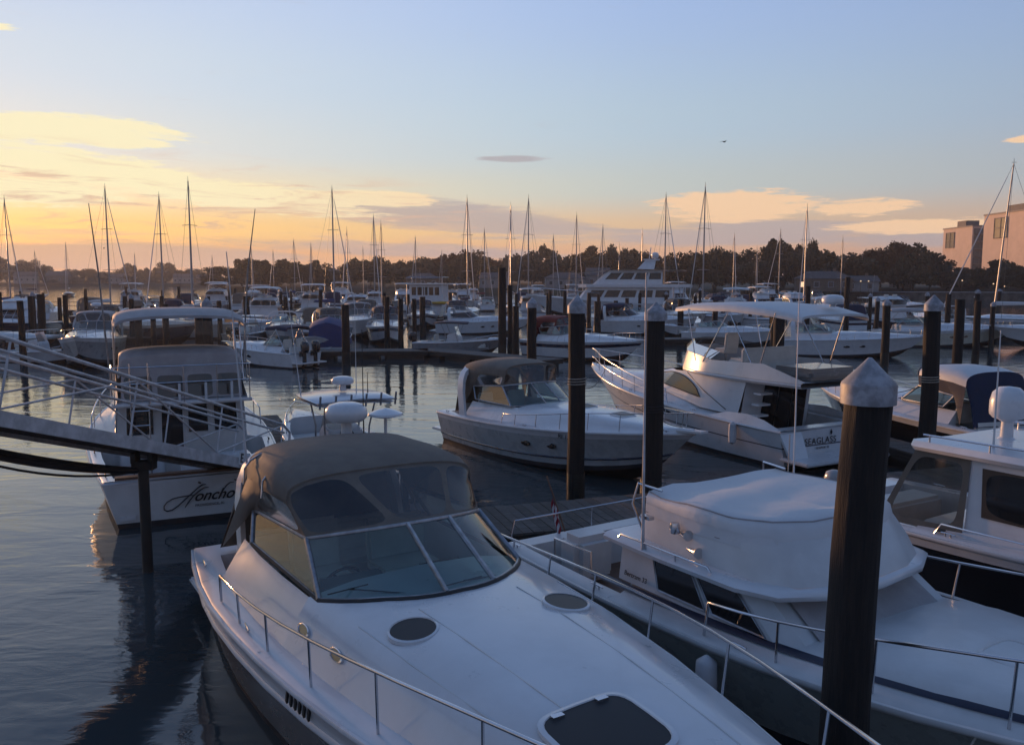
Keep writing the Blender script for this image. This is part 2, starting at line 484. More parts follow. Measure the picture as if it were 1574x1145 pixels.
def ring_panel(P, u0, u1, v0, v1, bu, bv, rad=.3, n=24, off=None):
    """a canvas border with a rounded window opening: returns (border MB, window MB)"""
    outer, inner = [], []
    cu, cv = (u0 + u1) / 2, (v0 + v1) / 2
    hu, hv = (u1 - u0) / 2, (v1 - v0) / 2
    for k in range(n):
        a = 2 * PI * k / n
        ca, sa = math.cos(a), math.sin(a)
        m = max(abs(ca), abs(sa)); ox, oy = ca / m, sa / m
        e = 2 / (2 + 6 * (1 - rad)); ix = math.copysign(abs(ca) ** e, ca); iy = math.copysign(abs(sa) ** e, sa)
        outer.append(P(cu + hu * ox, cv + hv * oy)); inner.append(P(cu + (hu - bu) * ix, cv + (hv - bv) * iy))
    b = MB().loft([outer, inner], wrap=True)
    w = MB(); c = P(cu, cv)
    w.add([c] + inner, [(0, 1 + k, 1 + (k + 1) % n) for k in range(n)])
    return b, w


def sub_patch(P, u0, u1, v0, v1, nu=6, nv=4, off=(0, 0, 0)):
    o = Vector(off)
    return MB().loft([[P(u, v) + o for u in lin(u0, u1, nu)] for v in lin(v0, v1, nv)])


def arch_rows(sts, n=13, pw=.55):
    """sts: (x, halfwidth, z_edge, z_crown) -> rows of points for a canvas roof"""
    rows = []
    for x, hw, ze, zc in sts:
        r = []
        for k in range(n):
            a = PI * k / (n - 1)
            c = math.cos(a); s_ = math.sin(a)
            r.append(Vector((x, -hw * math.copysign(abs(c) ** .75, c), ze + (zc - ze) * s_ ** pw)))
        rows.append(r)
    return rows


def windshield(root, base, top, breaks, fr=.028, glass='glass', frame='alu', post=None, deck_seal=True):
    """base/top: polylines with the same count; breaks: indices of posts. Panes are separate."""
    for a, b in zip(breaks[:-1], breaks[1:]):
        MB().loft([base[a:b + 1], top[a:b + 1]]).build('window_pane', glass, root, 60)
    mb = MB().tube(top, fr, 6).tube(base, fr * .8, 6)
    for k in breaks: mb.tube([base[k], top[k]], (post or fr), 6)
    return mb.build('windshield_frame', frame, root, 60)


def ws_curve(xf, xs, xa, yc, ya, z0f, z0s, z0a, rake, hgt, shrink=.9, n=9, ha=None):
    base, top = [], []
    ha = hgt * .7 if ha is None else ha
    def add(x, y, z, h, rk):
        base.append(Vector((x, y, z))); top.append(Vector((x - rk, y * shrink, z + h)))
    add(xa, -ya, z0a, ha, rake * .35); add((xa + xs) / 2, -(ya + yc) / 2, (z0a + z0s) / 2, (ha + hgt) / 2, rake * .6)
    for y in lin(-1, 1, n):
        q = abs(y) ** 2.2
        add(xf - (xf - xs) * q, y * yc, z0f + (z0s - z0f) * q, hgt, rake * (1 - .25 * q))
    add((xa + xs) / 2, (ya + yc) / 2, (z0a + z0s) / 2, (ha + hgt) / 2, rake * .6); add(xa, ya, z0a, ha, rake * .35)
    return base, top


def cleat(root, p, rz=0.0, mat='steel'):
    c, s_ = math.cos(rz), math.sin(rz)
    d = Vector((c, s_, 0))
    p = Vector(p)
    MB().tube([p - d * .11 + Vector((0, 0, .045)), p - d * .05 + Vector((0, 0, .05)), p + d * .05 + Vector((0, 0, .05)), p + d * .11 + Vector((0, 0, .045))], .011, 6).tube([p - d * .04, p - d * .04 + Vector((0, 0, .05))], .012, 6).tube([p + d * .04, p + d * .04 + Vector((0, 0, .05))], .012, 6).build('cleat', mat, root, 60)


def ellipse_hatch(root, c, rx, ry, nrm_tilt=(0, 0), mat='dark', frame='gel', rz=0.0, sup=2.0, name='hatch'):
    """a low hatch lying on a deck: frame ring and lens"""
    def loop(k, z):
        r = []
        for i in range(28):
            a = 2 * PI * i / 28; ca, sa = math.cos(a), math.sin(a); e = 2 / sup
            x = rx * k * math.copysign(abs(ca) ** e, ca); y = ry * k * math.copysign(abs(sa) ** e, sa)
            X = x * math.cos(rz) - y * math.sin(rz); Y = x * math.sin(rz) + y * math.cos(rz)
            r.append(Vector((c[0] + X, c[1] + Y, c[2] + z + X * nrm_tilt[0] + Y * nrm_tilt[1])))
        return r
    h = MB().loft([loop(1.10, -.02), loop(1.10, .012), loop(1.0, .02), loop(.98, .008)], wrap=True).build(name, frame, root, 50)
    l = loop(.985, .012)
    MB().poly(l).build('lens', mat, h, 0)
    return h


def outboard(root, x, y, z, s=1.0, mat='motor'):
    mb = MB()
    rows = []
    for zz, hx, hy, ox in ((.0, .16, .13, 0), (.12, .24, .17, 0), (.38, .26, .18, .0), (.52, .22, .16, .02), (.58, .10, .08, .03)):
        rows.append([Vector((x - .25 * s + ox * s + hx * s * math.cos(a), y + hy * s * math.sin(a), z + zz * s)) for a in [2 * PI * k / 14 for k in range(14)]])
    cow = mb.loft(rows, wrap=True, cap=True).build('outboard_motor', mat, root, 50)
    MB().box((x - .2 * s, y, z - .3 * s), (.16 * s, .12 * s, .75 * s)).box((x - .22 * s, y, z - .68 * s), (.42 * s, .05 * s, .10 * s)).box((x - .05 * s, y, z - .05 * s), (.2 * s, .2 * s, .25 * s)).build('motor_leg', mat, cow, 40)


def radar_dome(root, c, r=.32, h=.26, mat='gel', stalk=.15):
    d = MB().lathe([(r * .80, 0), (r * .97, h * .18), (r, h * .45), (r * .97, h * .62), (r * .80, h * .86), (r * .45, h * .97), (0.001, h)], c, 24).build('radar_dome', mat, root, 40)
    if stalk: MB().lathe([(.09, -stalk), (.07, -.02), (.12, .0)], c, 10).build('dome_mount', mat, d, 40)
    return d


def whip(root, p, h, lean=(0, 0), r=.012, mat='gel'):
    p = Vector(p)
    MB().tube([p, p + Vector((lean[0] * .15, lean[1] * .15, h * .15)), p + Vector((lean[0], lean[1], h))], [r * 1.4, r, r * .5], 6).build('antenna', mat, root, 60)


def text_mesh(name, body, size, mat, parent, loc, rot, shear=0.0, extrude=.002, align='CENTER', space=1.0, bold=0.0):
    cu = bpy.data.curves.new(name + '_curve', 'FONT')
    cu.body = body; cu.size = size; cu.shear = shear; cu.extrude = extrude; cu.align_x = align; cu.align_y = 'CENTER'; cu.space_character = space; cu.offset = bold
    tmp = bpy.data.objects.new(name + '_tmp', cu); col.objects.link(tmp)
    dg = bpy.context.evaluated_depsgraph_get(); dg.update()
    me = bpy.data.meshes.new_from_object(tmp.evaluated_get(dg))
    bpy.data.objects.remove(tmp)
    me.materials.clear(); me.materials.append(M[mat])
    o = bpy.data.objects.new(name, me); col.objects.link(o); o.parent = parent; o.location = loc; o.rotation_euler = rot
    return o


def rope(name, pts, sag, label, r=.012, mat='rope', n=10, group=None):
    P = [Vector(p) for p in pts]; out = []
    for a, b in zip(P[:-1], P[1:]):
        for i in range(n):
            t = i / n; q = a.lerp(b, t); q.z -= sag * 4 * t * (1 - t); out.append(q)
    out.append(P[-1])
    o = MB().tube(out, r, 6).build(name, mat, None, 60)
    return tag(o, label, 'rope', group)

# ================================================================= the setting
def water_mat():
    m = bpy.data.materials.new('harbour_water'); m.use_nodes = True
    t = m.node_tree; q = NG(t); b = t.nodes['Principled BSDF']
    b.inputs['Base Color'].default_value = rgb(.036, .050, .056)
    b.inputs['Roughness'].default_value = .03
    b.inputs['IOR'].default_value = 1.45
    geo = q.new('ShaderNodeNewGeometry')
    mp = q.new('ShaderNodeMapping'); t.links.new(geo.outputs['Position'], mp.inputs['Vector'])
    mp.inputs['Rotation'].default_value = (0, 0, R(14)); mp.inputs['Scale'].default_value = (.55, 1.25, 1)
    n1 = q.noise(mp.outputs[0], .7, 3, .5, .5)
    n2 = q.noise(mp.outputs[0], 2.3, 4, .55, .9)
    n3 = q.noise(mp.outputs[0], 7.5, 3, .5, .4)
    calm = q.smooth(q.noise(geo.outputs['Position'], .09, 3, .5), .38, .62)      # cat's paws and slicks
    h = q.m('ADD', q.m('MULTIPLY', n1, 1.0), q.m('MULTIPLY', q.m('ADD', q.m('MULTIPLY', n2, .30), q.m('MULTIPLY', n3, .05)), q.m('ADD', .45, q.m('MULTIPLY', calm, .75))))
    bn = q.new('ShaderNodeBump'); bn.inputs['Strength'].default_value = 1.0; bn.inputs['Distance'].default_value = .030
    t.links.new(h, bn.inputs['Height']); t.links.new(bn.outputs[0], b.inputs['Normal'])
    return m


M['water'] = water_mat()
tag(MB().add([(-2300, -60, 0), (2300, -60, 0), (2300, 2600, 0), (-2300, 2600, 0)], [(0, 1, 2, 3)]).build('water', 'water', None, 0), kind='structure')
M['land'] = make_mat('shore_grass', (.045, .045, .022), .95, var=.3, vscale=.05)
M['stonewall'] = make_mat('seawall_stone', (.13, .115, .10), .9, var=.3, vscale=.6, bump=.6, bscale=1.5)
# shoreline: far across the bay on one side, nearer on the other
SH = [(-1500, 760), (-700, 640), (-300, 590), (-112, 560), (-108, 300), (-40, 285), (40, 262), (80, 214), (120, 200), (210, 192), (500, 180)]
mb = MB(); rows = []
for x, y in SH:
    rows.append([(x, y, -.5), (x, y + 1.5, 1.3), (x + .1 * x / 10, y + 14, 2.2), (x * 1.03, y + 60, 3.4), (x * 1.5, y + 900, 10)])
tag(mb.loft(rows).build('terrain', 'land', None, 60), kind='structure')
wl = thing('seawall', 'long low stone seawall edging the grassy shore below the trees', 'seawall', (80, 213, 0))
pts = [(80, 213.3), (120, 199.3), (210, 191.3), (420, 182)]
for (x0, y0), (x1, y1) in zip(pts[:-1], pts[1:]):
    a = math.atan2(y1 - y0, x1 - x0); l = math.hypot(x1 - x0, y1 - y0)
    mb = MB().box(((x0 + x1) / 2 - 80, (y0 + y1) / 2 - 213, .75), (l, .8, 2.0), a)
    mb.build('wall_section', 'stonewall', wl, 30)
    MB().box(((x0 + x1) / 2 - 80, (y0 + y1) / 2 - 213.1, 1.83), (l, 1.1, .18), a).build('coping', 'cap', wl, 30)

# ---- evening haze: even air round the whole scene
hz_m = bpy.data.materials.new('evening_haze'); hz_m.use_nodes = True
_t = hz_m.node_tree
for _n in list(_t.nodes):
    if _n.type != 'OUTPUT_MATERIAL': _t.nodes.remove(_n)
_v = _t.nodes.new('ShaderNodeVolumePrincipled'); _v.inputs['Color'].default_value = rgb(.86, .87, .9); _v.inputs['Density'].default_value = .0003; _v.inputs['Anisotropy'].default_value = .3
_t.links.new(_v.outputs[0], [n for n in _t.nodes if n.type == 'OUTPUT_MATERIAL'][0].inputs['Volume'])
M['haze'] = hz_m
tag(MB().box((0, 1270, 18), (4800, 2760, 39.2)).build('haze', 'haze', None, 0), kind='stuff')

# ---- trees
M['leaf0'] = make_mat('foliage_dark_green', (.040, .052, .024), .8, var=.35, vscale=.5, spec=.2)
M['leaf1'] = make_mat('foliage_olive', (.062, .058, .026), .8, var=.35, vscale=.5, spec=.2)
M['leaf2'] = make_mat('foliage_autumn_rust', (.105, .050, .022), .8, var=.35, vscale=.5, spec=.2)
M['bark'] = make_mat('bark', (.06, .05, .04), .9, var=.3, vscale=4)


def crown_mesh(seed, kind):
    rn = random.Random(seed); v = []; f = []
    lobes = []
    nl = 9 if kind != 2 else 11
    for i in range(nl):
        if kind == 0: lobes.append((rn.uniform(-.30, .30), rn.uniform(-.30, .30), rn.uniform(.32, .84), rn.uniform(.16, .27)))
        elif kind == 1: lobes.append((rn.uniform(-.42, .42), rn.uniform(-.42, .42), rn.uniform(.30, .74), rn.uniform(.15, .25)))
        else:
            z = .18 + .8 * i / nl; k = (1.02 - z) * .34
            lobes.append((rn.uniform(-k, k), rn.uniform(-k, k), z, .07 + .16 * (1.05 - z)))
    for (cx, cy, cz, r) in lobes:
        for _ in range(260):
            d = Vector((rn.gauss(0, 1), rn.gauss(0, 1), rn.gauss(0, 1))).normalized() * r * (rn.random() ** .33) * rn.uniform(.8, 1.18)
            c = Vector((cx, cy, cz)) + Vector((d.x, d.y, d.z * .8))
            a = Vector((rn.gauss(0, 1), rn.gauss(0, 1), rn.gauss(0, 1))).normalized(); b = a.orthogonal().normalized()
            s_ = rn.uniform(.016, .040)
            k = len(v)
            v += [c - a * s_ - b * s_ * .6, c + a * s_ * .2 - b * s_, c + a * s_ + b * s_ * .5, c - a * s_ * .3 + b * s_]
            f.append((k, k + 1, k + 2, k + 3))
    zm = sorted(p.z for p in v)[int(len(v) * .997)]; rm = sorted(max(abs(p.x), abs(p.y)) for p in v)[int(len(v) * .985)]
    v = [Vector((p.x / rm * .5, p.y / rm * .5, .12 + (p.z - .12) * .88 / (zm - .12))) for p in v]
    me = bpy.data.meshes.new('crown'); me.from_pydata(v, [], f); me.update()
    return me


def trunk_mesh(seed):
    rn = random.Random(seed); mb = MB()
    mb.tube([(0, 0, -.03), (.01, 0, .2), (.0, .02, .5), (.02, .0, .8)], [.028, .02, .013, .004], 6)
    for k in range(5):
        a = rn.uniform(0, 6.28); z = rn.uniform(.22, .5)
        mb.tube([(0, 0, z), (.12 * math.cos(a), .12 * math.sin(a), z + .12), (.26 * math.cos(a), .26 * math.sin(a), z + .24)], [.011, .008, .003], 5)
    me = bpy.data.meshes.new('trunk'); me.from_pydata(mb.v, [], mb.f); me.materials.append(M['bark']); me.update()
    return me


CR = {}
for kd in (0, 1, 2):
    for lf in (0, 1, 2):
        for sd in (1, 2):
            me = crown_mesh(31 * kd + 7 * sd + 3 * lf, kd); me.materials.append(M['leaf%d' % lf]); CR[(kd, lf, sd)] = me
TR = [trunk_mesh(1), trunk_mesh(2)]
TREE_LAB = {(0, 0): 'tall rounded dark green tree on the far shore', (0, 1): 'tall rounded olive green tree on the far shore', (0, 2): 'tall rounded rust coloured autumn tree on the shore',
            (1, 0): 'broad spreading dark green tree on the far shore', (1, 1): 'broad spreading olive green tree on the far shore', (1, 2): 'broad spreading rust coloured autumn tree on the shore',
            (2, 0): 'pointed dark evergreen tree on the far shore', (2, 1): 'pointed olive conifer on the far shore', (2, 2): 'pointed rust coloured tree on the shore'}


def zone(u):
    for lim, z in ((328, 'across the bay'), (520, 'behind the left hand masts'), (800, 'behind the boxy trawler and console skiff'), (1010, 'behind the motor yacht'), (1265, 'behind the sailing boats beside the marina office'), (1440, 'behind the marina office and seawall'), (9999, 'below the apartment towers')):
        if u < lim: return z


def tree(X, Y, zt, wid, kd, lf, sd):
    base = 2.0; h = zt - base
    zn = zone(787 + 1300 * X / Y)
    t = thing('shore_tree', TREE_LAB[(kd, lf)].replace(' on the far shore', '').replace(' on the shore', '') + ' ' + zn, 'tree', (X, Y, base), random.uniform(0, 6.28), 'shore trees ' + zn)
    tr = bpy.data.objects.new('trunk', TR[sd - 1]); col.objects.link(tr); tr.parent = t; tr.scale = (h, h, h)
    c = bpy.data.objects.new('crown', CR[(kd, lf, sd)]); col.objects.link(c); c.parent = t
    c.scale = (wid, wid, h)


PROF = [(-60, 392), (0, 394), (25, 402), (60, 402), (80, 411), (130, 415), (160, 409), (178, 418), (213, 405), (232, 419), (248, 406), (275, 409), (300, 414), (325, 416), (332, 406), (370, 401), (400, 405),
        (440, 400), (470, 397), (510, 404), (522, 411), (540, 402), (565, 396), (592, 398), (612, 405), (640, 396), (680, 400), (700, 391), (750, 387), (782, 398), (800, 386), (832, 391), (850, 379), (885, 391), (903, 379), (920, 390), (945, 371), (972, 386), (1000, 391),
        (1050, 383), (1100, 380), (1128, 389), (1150, 379), (1200, 369), (1228, 366), (1252, 390), (1290, 388), (1340, 384), (1372, 375), (1405, 379), (1432, 392), (1470, 404), (1500, 412), (1535, 401), (1574, 408), (1640, 395)]


def prof(u):
    for (a, x), (b, y) in zip(PROF[:-1], PROF[1:]):
        if a <= u <= b: return x + (y - x) * (u - a) / (b - a)
    return 400


u = -50.0
rt = random.Random(5)
while u < 1640:
    if u < 328: D = rt.uniform(600, 640); step = rt.uniform(11, 17)
    elif u < 1010: D = rt.uniform(305, 340); step = rt.uniform(16, 25)
    elif u < 1265: D = rt.uniform(232, 250); step = rt.uniform(20, 32)
    else: D = rt.uniform(218, 238); step = rt.uniform(20, 30)
    v = prof(u) + rt.choice([-3, -1, 0, 2, 4, 7]) + rt.uniform(-1, 1)
    zt = CAM_H + D * (430 - v) / 1300
    wid = step * D / 1300 * rt.uniform(2.0, 2.7)
    aut = 1290 < u < 1435
    lf = rt.choice([0, 0, 1]) if not aut else rt.choice([2, 2, 1])
    if 300 < u < 800: lf = rt.choice([0, 1, 1, 2])
    kd = rt.choice([0, 1, 1, 0, 0, 1, 2]) if not (895 < u < 912 or 1460 < u < 1480) else 2
    tree((u - 787) / 1300 * D, D, zt, wid, kd, lf, rt.choice([1, 2]))
    if rt.random() < .95:      # undergrowth / second row
        D2 = D - rt.uniform(8, 16); v2 = v + rt.uniform(6, 18)
        tree((u + rt.uniform(-8, 8) - 787) / 1300 * D2, D2, max(CAM_H + D2 * (430 - v2) / 1300, 5.0), wid * rt.uniform(.8, 1.2), rt.choice([0, 1]), rt.choice([0, 1, lf]), rt.choice([1, 2]))
    u += step

# ---- apartment building beyond the trees
M['facade'] = make_mat('building_concrete_tan', (.52, .41, .35), .85, var=.06, vscale=.3)
M['facadedark'] = make_mat('building_side_brown', (.11, .10, .10), .8, var=.15, vscale=.5)
M['pane'] = make_mat('building_glass', (.05, .055, .06), .08, var=0)
M['balc'] = make_mat('balcony_slab', (.22, .20, .19), .8, var=.1)


def tower(x, y, w, d, h, label, win):
    t = thing('apartment_tower', label, 'building', (x, y, 0))
    wall = MB().box((w / 2, d / 2, h / 2), (w, d, h)).build('wall', 'facade', t, 30)
    MB().box((w / 2, d / 2, h + .2), (w + .5, d + .5, .5)).build('parapet', 'balc', t, 30)
    MB().box((w / 2 + .25, -.06, h / 2 - .3), (w - .8, .16, h - 1.4)).build('glazed_side', 'facadedark', t, 30)
    fl = 2.9
    for k in range(int(h / fl)):
        z = h - 1.6 - k * fl
        if z < 8: break
        MB().box((w / 2 + .2, -.5, z - 1.25), (w - 1.2, .9, .18)).build('balcony_slab', 'balc', t, 0)
        for j in range(3):
            MB().box((1.7 + j * (w - 1.6) / 3, -.17, z), ((w - 1.6) / 3 - .7, .1, 1.7)).build('window', 'pane', t, 0)
    # big lounge window high on the lit wall
    y0, y1, z0, z1 = win
    fr = MB()
    for yy in (y0, (y0 + y1) / 2, y1): fr.box((-.12, yy, (z0 + z1) / 2), (.3, .28, z1 - z0 + .28))
    for zz in (z0, (z0 + z1) / 2, z1): fr.box((-.12, (y0 + y1) / 2, zz), (.3, y1 - y0, .28))
    f = fr.build('window', 'facadedark', t, 0)
    for a, b in ((y0, (y0 + y1) / 2), ((y0 + y1) / 2, y1)):
        for c, e in ((z0, (z0 + z1) / 2), ((z0 + z1) / 2, z1)):
            MB().box((-.07, (a + b) / 2, (c + e) / 2), (.1, b - a - .3, e - c - .3)).build('pane', 'pane', f, 0)
    MB().box((w / 2, d * .6, h + 1.6), (w * .5, d * .3, 2.6)).build('roof_plant', 'facadedark', t, 0)


tower(177.5, 330, 10.5, 22, 25.2, 'tan apartment tower with a dark glazed side of balconies', (13, 19.5, 17.6, 23.6))
tower(173.0, 279, 12, 35, 28.0, 'taller tan apartment tower with a big square window high up', (20, 28, 19.5, 26.5))


# ---- shore houses
M['shingle'] = make_mat('roof_shingle', (.10, .10, .105), .9, var=.2)
M['sidingw'] = make_mat('siding_pale', (.24, .24, .24), .8, var=.08)
M['sidingb'] = make_mat('siding_brown', (.16, .12, .09), .85, var=.15)
M['litwin'] = bpy.data.materials.new('lit_window'); M['litwin'].use_nodes = True
_b = M['litwin'].node_tree.nodes['Principled BSDF']; _b.inputs['Emission Color'].default_value = rgb(1, .62, .28); _b.inputs['Emission Strength'].default_value = 1.2


def house(u, vr, D, w, d, hw, mat, label, hip=False, ground=2.0, lit=False):
    x = (u - 787) / 1300 * D; zr = CAM_H + D * (430 - vr) / 1300
    t = thing('shore_house', label, 'house', (x, D, ground), random.uniform(-.3, .3))
    rh = max(zr - ground, 3.5); hw = rh * .62
    MB().box((0, 0, hw / 2), (w, d, hw)).build('wall', mat, t, 20)
    k = .25 if hip else .5
    rf = MB().add([(-w / 2 - .4, -d / 2 - .4, hw), (w / 2 + .4, -d / 2 - .4, hw), (w / 2 + .4, d / 2 + .4, hw), (-w / 2 - .4, d / 2 + .4, hw), (-w * k, 0, rh), (w * k, 0, rh)],
                  [(0, 1, 5, 4), (2, 3, 4, 5), (1, 2, 5), (3, 0, 4), (3, 2, 1, 0)]).build('roof', 'shingle', t, 20)
    MB().box((w * .2, .3, rh - .1), (.7, .7, 1.4)).build('chimney', 'sidingb', rf, 0)
    n = max(2, int(w / 3))
    for i in range(n):
        f = MB().box((-w / 2 + (i + .5) * w / n, -d / 2 - .03, hw * .55), (1.3, .1, 1.5)).build('window', 'cap', t, 0)
        MB().box((-w / 2 + (i + .5) * w / n, -d / 2 - .07, hw * .55), (1.0, .08, 1.2)).build('pane', 'litwin' if lit and i == 0 else 'pane', f, 0)
    return t


house(95, 417, 596, 14, 9, 5, 'sidingb', 'long dark roofed house on the distant shore')
house(45, 418, 590, 14, 9, 5, 'sidingw', 'pale gabled house on the distant shore beside the tallest trees')
house(185, 421, 590, 10, 8, 5, 'sidingw', 'pale low house on the distant shore next to a round tree')
house(285, 421, 588, 12, 8, 5, 'sidingw', 'wide pale house on the distant shore')
house(318, 422, 575, 10, 8, 4, 'sidingb', 'small brown house at the water end of the distant shore')
house(650, 420, 292, 11, 8, 4, 'sidingb', 'brown gabled shore house between trees behind the trawler', True)
house(760, 419, 288, 9, 7, 4, 'sidingw', 'pale blue grey shore house among dark trees', False)
house(868, 419, 280, 13, 8, 4, 'sidingw', 'pale shore house with broad grey roof behind the motor yacht', True)
house(918, 412, 282, 8, 7, 4, 'sidingw', 'narrow pale shore house right behind the motor yacht')
house(1262, 417, 208, 13, 7, 4, 'sidingb', 'low brown marina office with a hipped roof', True, lit=True)
house(1318, 424, 206, 8, 6, 3, 'sidingw', 'small pale boathouse by the marina office', False)
house(1383, 410, 232, 5, 5, 3, 'sidingw', 'small blue grey house half hidden by rust coloured trees', False)
for u, v, D in ((1320, 433, 200), (1332, 433, 200), (1162, 446, 190), (1195, 448, 190), (1475, 432, 205), (1523, 437, 205), (1540, 441, 204), (98, 417, 560), (125, 424, 560), (214, 427, 560)):
    x = (u - 787) / 1300 * D; z = CAM_H + D * (430 - v) / 1300
    gz = 1.9
    lp = thing('shore_lamp', 'slim lamp post with a small glowing head on the shore', 'lamp', (x, D, gz), 0, 'lamp posts along the shore')
    MB().tube([(0, 0, 0), (0, 0, max(z - gz, 1.2))], .06, 6).build('post', 'sidingb', lp)
    MB().lathe([(.01, -.16), (.16, -.06), (.16, .06), (.01, .16)], (0, 0, max(z - gz, 1.2) + .12), 8).build('lamp_head', 'litwin', lp)

# ---- floating docks
PL = {}
def plank_mesh(w, l):
    k = (round(w, 3), round(l, 3))
    if k not in PL:
        PL[k] = []
        for m in ('plank', 'plank2'):
            mb = MB().box((0, 0, 0), (w, l, .04)); me = bpy.data.meshes.new('plank'); me.from_pydata(mb.v, [], mb.f); me.materials.append(M[m]); me.update(); PL[k].append(me)
    return PL[k]


def dock(p0, p1, w, label, z=.48, planks=False, group=None, freeboard=.42):
    p0, p1 = Vector((p0[0], p0[1], 0)), Vector((p1[0], p1[1], 0)); d = p1 - p0; L = d.length
    t = thing('floating_dock', label, 'dock', p0, math.atan2(d.y, d.x), group)
    for sg in (1, -1): MB().box((L / 2, sg * (w / 2 - .03), z - .14), (L, .06, .24)).build('fascia_board', 'dockside', t, 0)
    for sg in (0, 1): MB().box((L * sg + (.03 if sg == 0 else -.03), 0, z - .15), (.06, w - .14, .22)).build('end_board', 'dockside', t, 0)
    n = max(2, int(L / 2.6))
    for i in range(n): MB().box(((i + .5) * L / n, 0, z - .38), (L / n * .82, w * .88, .44)).build('float_drum', 'rubber', t, 0)
    if planks:
        pw = .185; k = int(L / pw); ms = plank_mesh(pw - .014, w)
        for i in range(k):
            o = bpy.data.objects.new('plank', ms[random.random() < .4]); col.objects.link(o); o.parent = t
            o.location = ((i + .5) * pw, random.uniform(-.012, .012), z + random.uniform(-.003, .003)); o.rotation_euler = (random.uniform(-.004, .004), random.uniform(-.01, .01), random.uniform(-.006, .006))
    else: MB().box((L / 2, 0, z), (L, w, .05)).build('decking', 'plank2', t, 0)
    return t


DV = Vector((.95, .31, 0)).normalized()
dock((-4.3, 13.55), (17.5, 20.66), 1.8, 'long plank walkway dock behind the sterns of the big cruisers', planks=True)
dock((-4.5, 18.1), (-8.0, 26.6), 1.0, 'brown finger dock alongside the sportfisher, at the foot of the gangway', planks=True, z=.5)
dock((-3.6, 14.3), (-4.95, 18.3), 1.2, 'short plank dock joining walkway and gangway foot', planks=True, z=.47)
dock((10.75, 19.4), (9.2, 26.0), .9, 'grey finger dock alongside the black hulled cruiser with navy canopy', planks=True)
dock((-24, 50.6), (-5.2, 52.2), 2.0, 'pale topped dock running behind the twin outboard boat')
dock((-5.6, 53.0), (2.2, 45.6), 1.8, 'angled dock leg beyond the taupe canopy cruiser')
dock((-52, 62), (-27, 64), 2.0, 'dark dock carrying the left hand row of pilings')
dock((-70, 82), (-22, 86), 2.0, 'second dark dock out across the glowing water')
dock((-110, 118), (-30, 122), 2.2, 'third dock with a rail out across the glowing water')
dock((-22, 92), (30, 96), 2.0, 'cross dock in front of the trawler and the motor yacht')
dock((10, 62), (48, 68), 2.0, 'dock behind the row of white cruisers on the shaded side')
dock((-60, 150), (60, 158), 2.2, 'farthest dock among the sailing boats')
# railing on the far pier
pr = thing('pier_rail', 'thin pipe railing along the third dock', 'railing', (-108, 118.3, .5))
for i in range(24): MB().tube([(i * 3.2, i * .16, 0), (i * 3.2, i * .16, 1.15)], .04, 5).build('post', 'rubber', pr)
for z in (.6, 1.15): MB().tube([(0, 0, z), (23 * 3.2, 23 * .16, z)], .035, 5).build('pipe', 'rubber', pr)

# ---- pilings
def piling(x, y, zt, dia=.36, cap=True, lean=(0, 0), label=None, group='timber mooring pilings', n=28, flat=False):
    t = thing('mooring_piling', label or ('dark timber mooring piling with white conical cap' if cap else 'bare dark timber mooring piling'), 'piling', (x, y, 0), random.uniform(0, 6), None if label and group == 'timber mooring pilings' else group)
    c, s_ = math.cos(-t.rotation_euler[2]), math.sin(-t.rotation_euler[2])
    lx, ly = lean[0] * c - lean[1] * s_, lean[0] * s_ + lean[1] * c
    r = dia / 2; rn = random.Random(int(x * 100))
    rows = []
    gr = [rn.uniform(-.05, .03) * (1 if rn.random() < .75 else 1.9) for i in range(n)]      # long checks and flats in the timber
    for z in [-1.2, .0, .6, 1.0] + [zt * q for q in (.32, .4, .48, .56, .64, .72, .8, .88, .95, 1)]:
        k = 1.06 - .10 * max(z, 0) / zt
        bx, by = .012 * math.sin(z * 1.7 + x), .012 * math.cos(z * 1.3 + y)
        rr = [r * k * (1 + gr[i] + rn.uniform(-.015, .015)) for i in range(n)]
        rows.append([(lx * z / zt + bx + rr[i] * math.cos(2 * PI * i / n), ly * z / zt + by + rr[i] * math.sin(2 * PI * i / n), z) for i in range(n)])
    MB().loft(rows, wrap=True, cap=True).build('post', 'pile', t, 60)
    MB().loft([[(lx * z / zt + (r * 1.075 + .004) * math.cos(2 * PI * i / n), ly * z / zt + (r * 1.075 + .004) * math.sin(2 * PI * i / n), z) for i in range(n)] for z in (-1, .25, .75)], wrap=True).build('weed_band', 'pilewet', t, 60)
    if cap:
        R_ = r * 1.14
        MB().lathe([(R_, -.17), (R_ * 1.0, -.02), (R_ * .97, 0), (R_ * .5, .10), (.015, .20), (.0, .2)] if not flat else [(R_, -.1), (R_, 0), (R_ * .7, .05), (0, .06)], (lx, ly, zt), 20).build('cap', 'cap', t, 35)
    return t


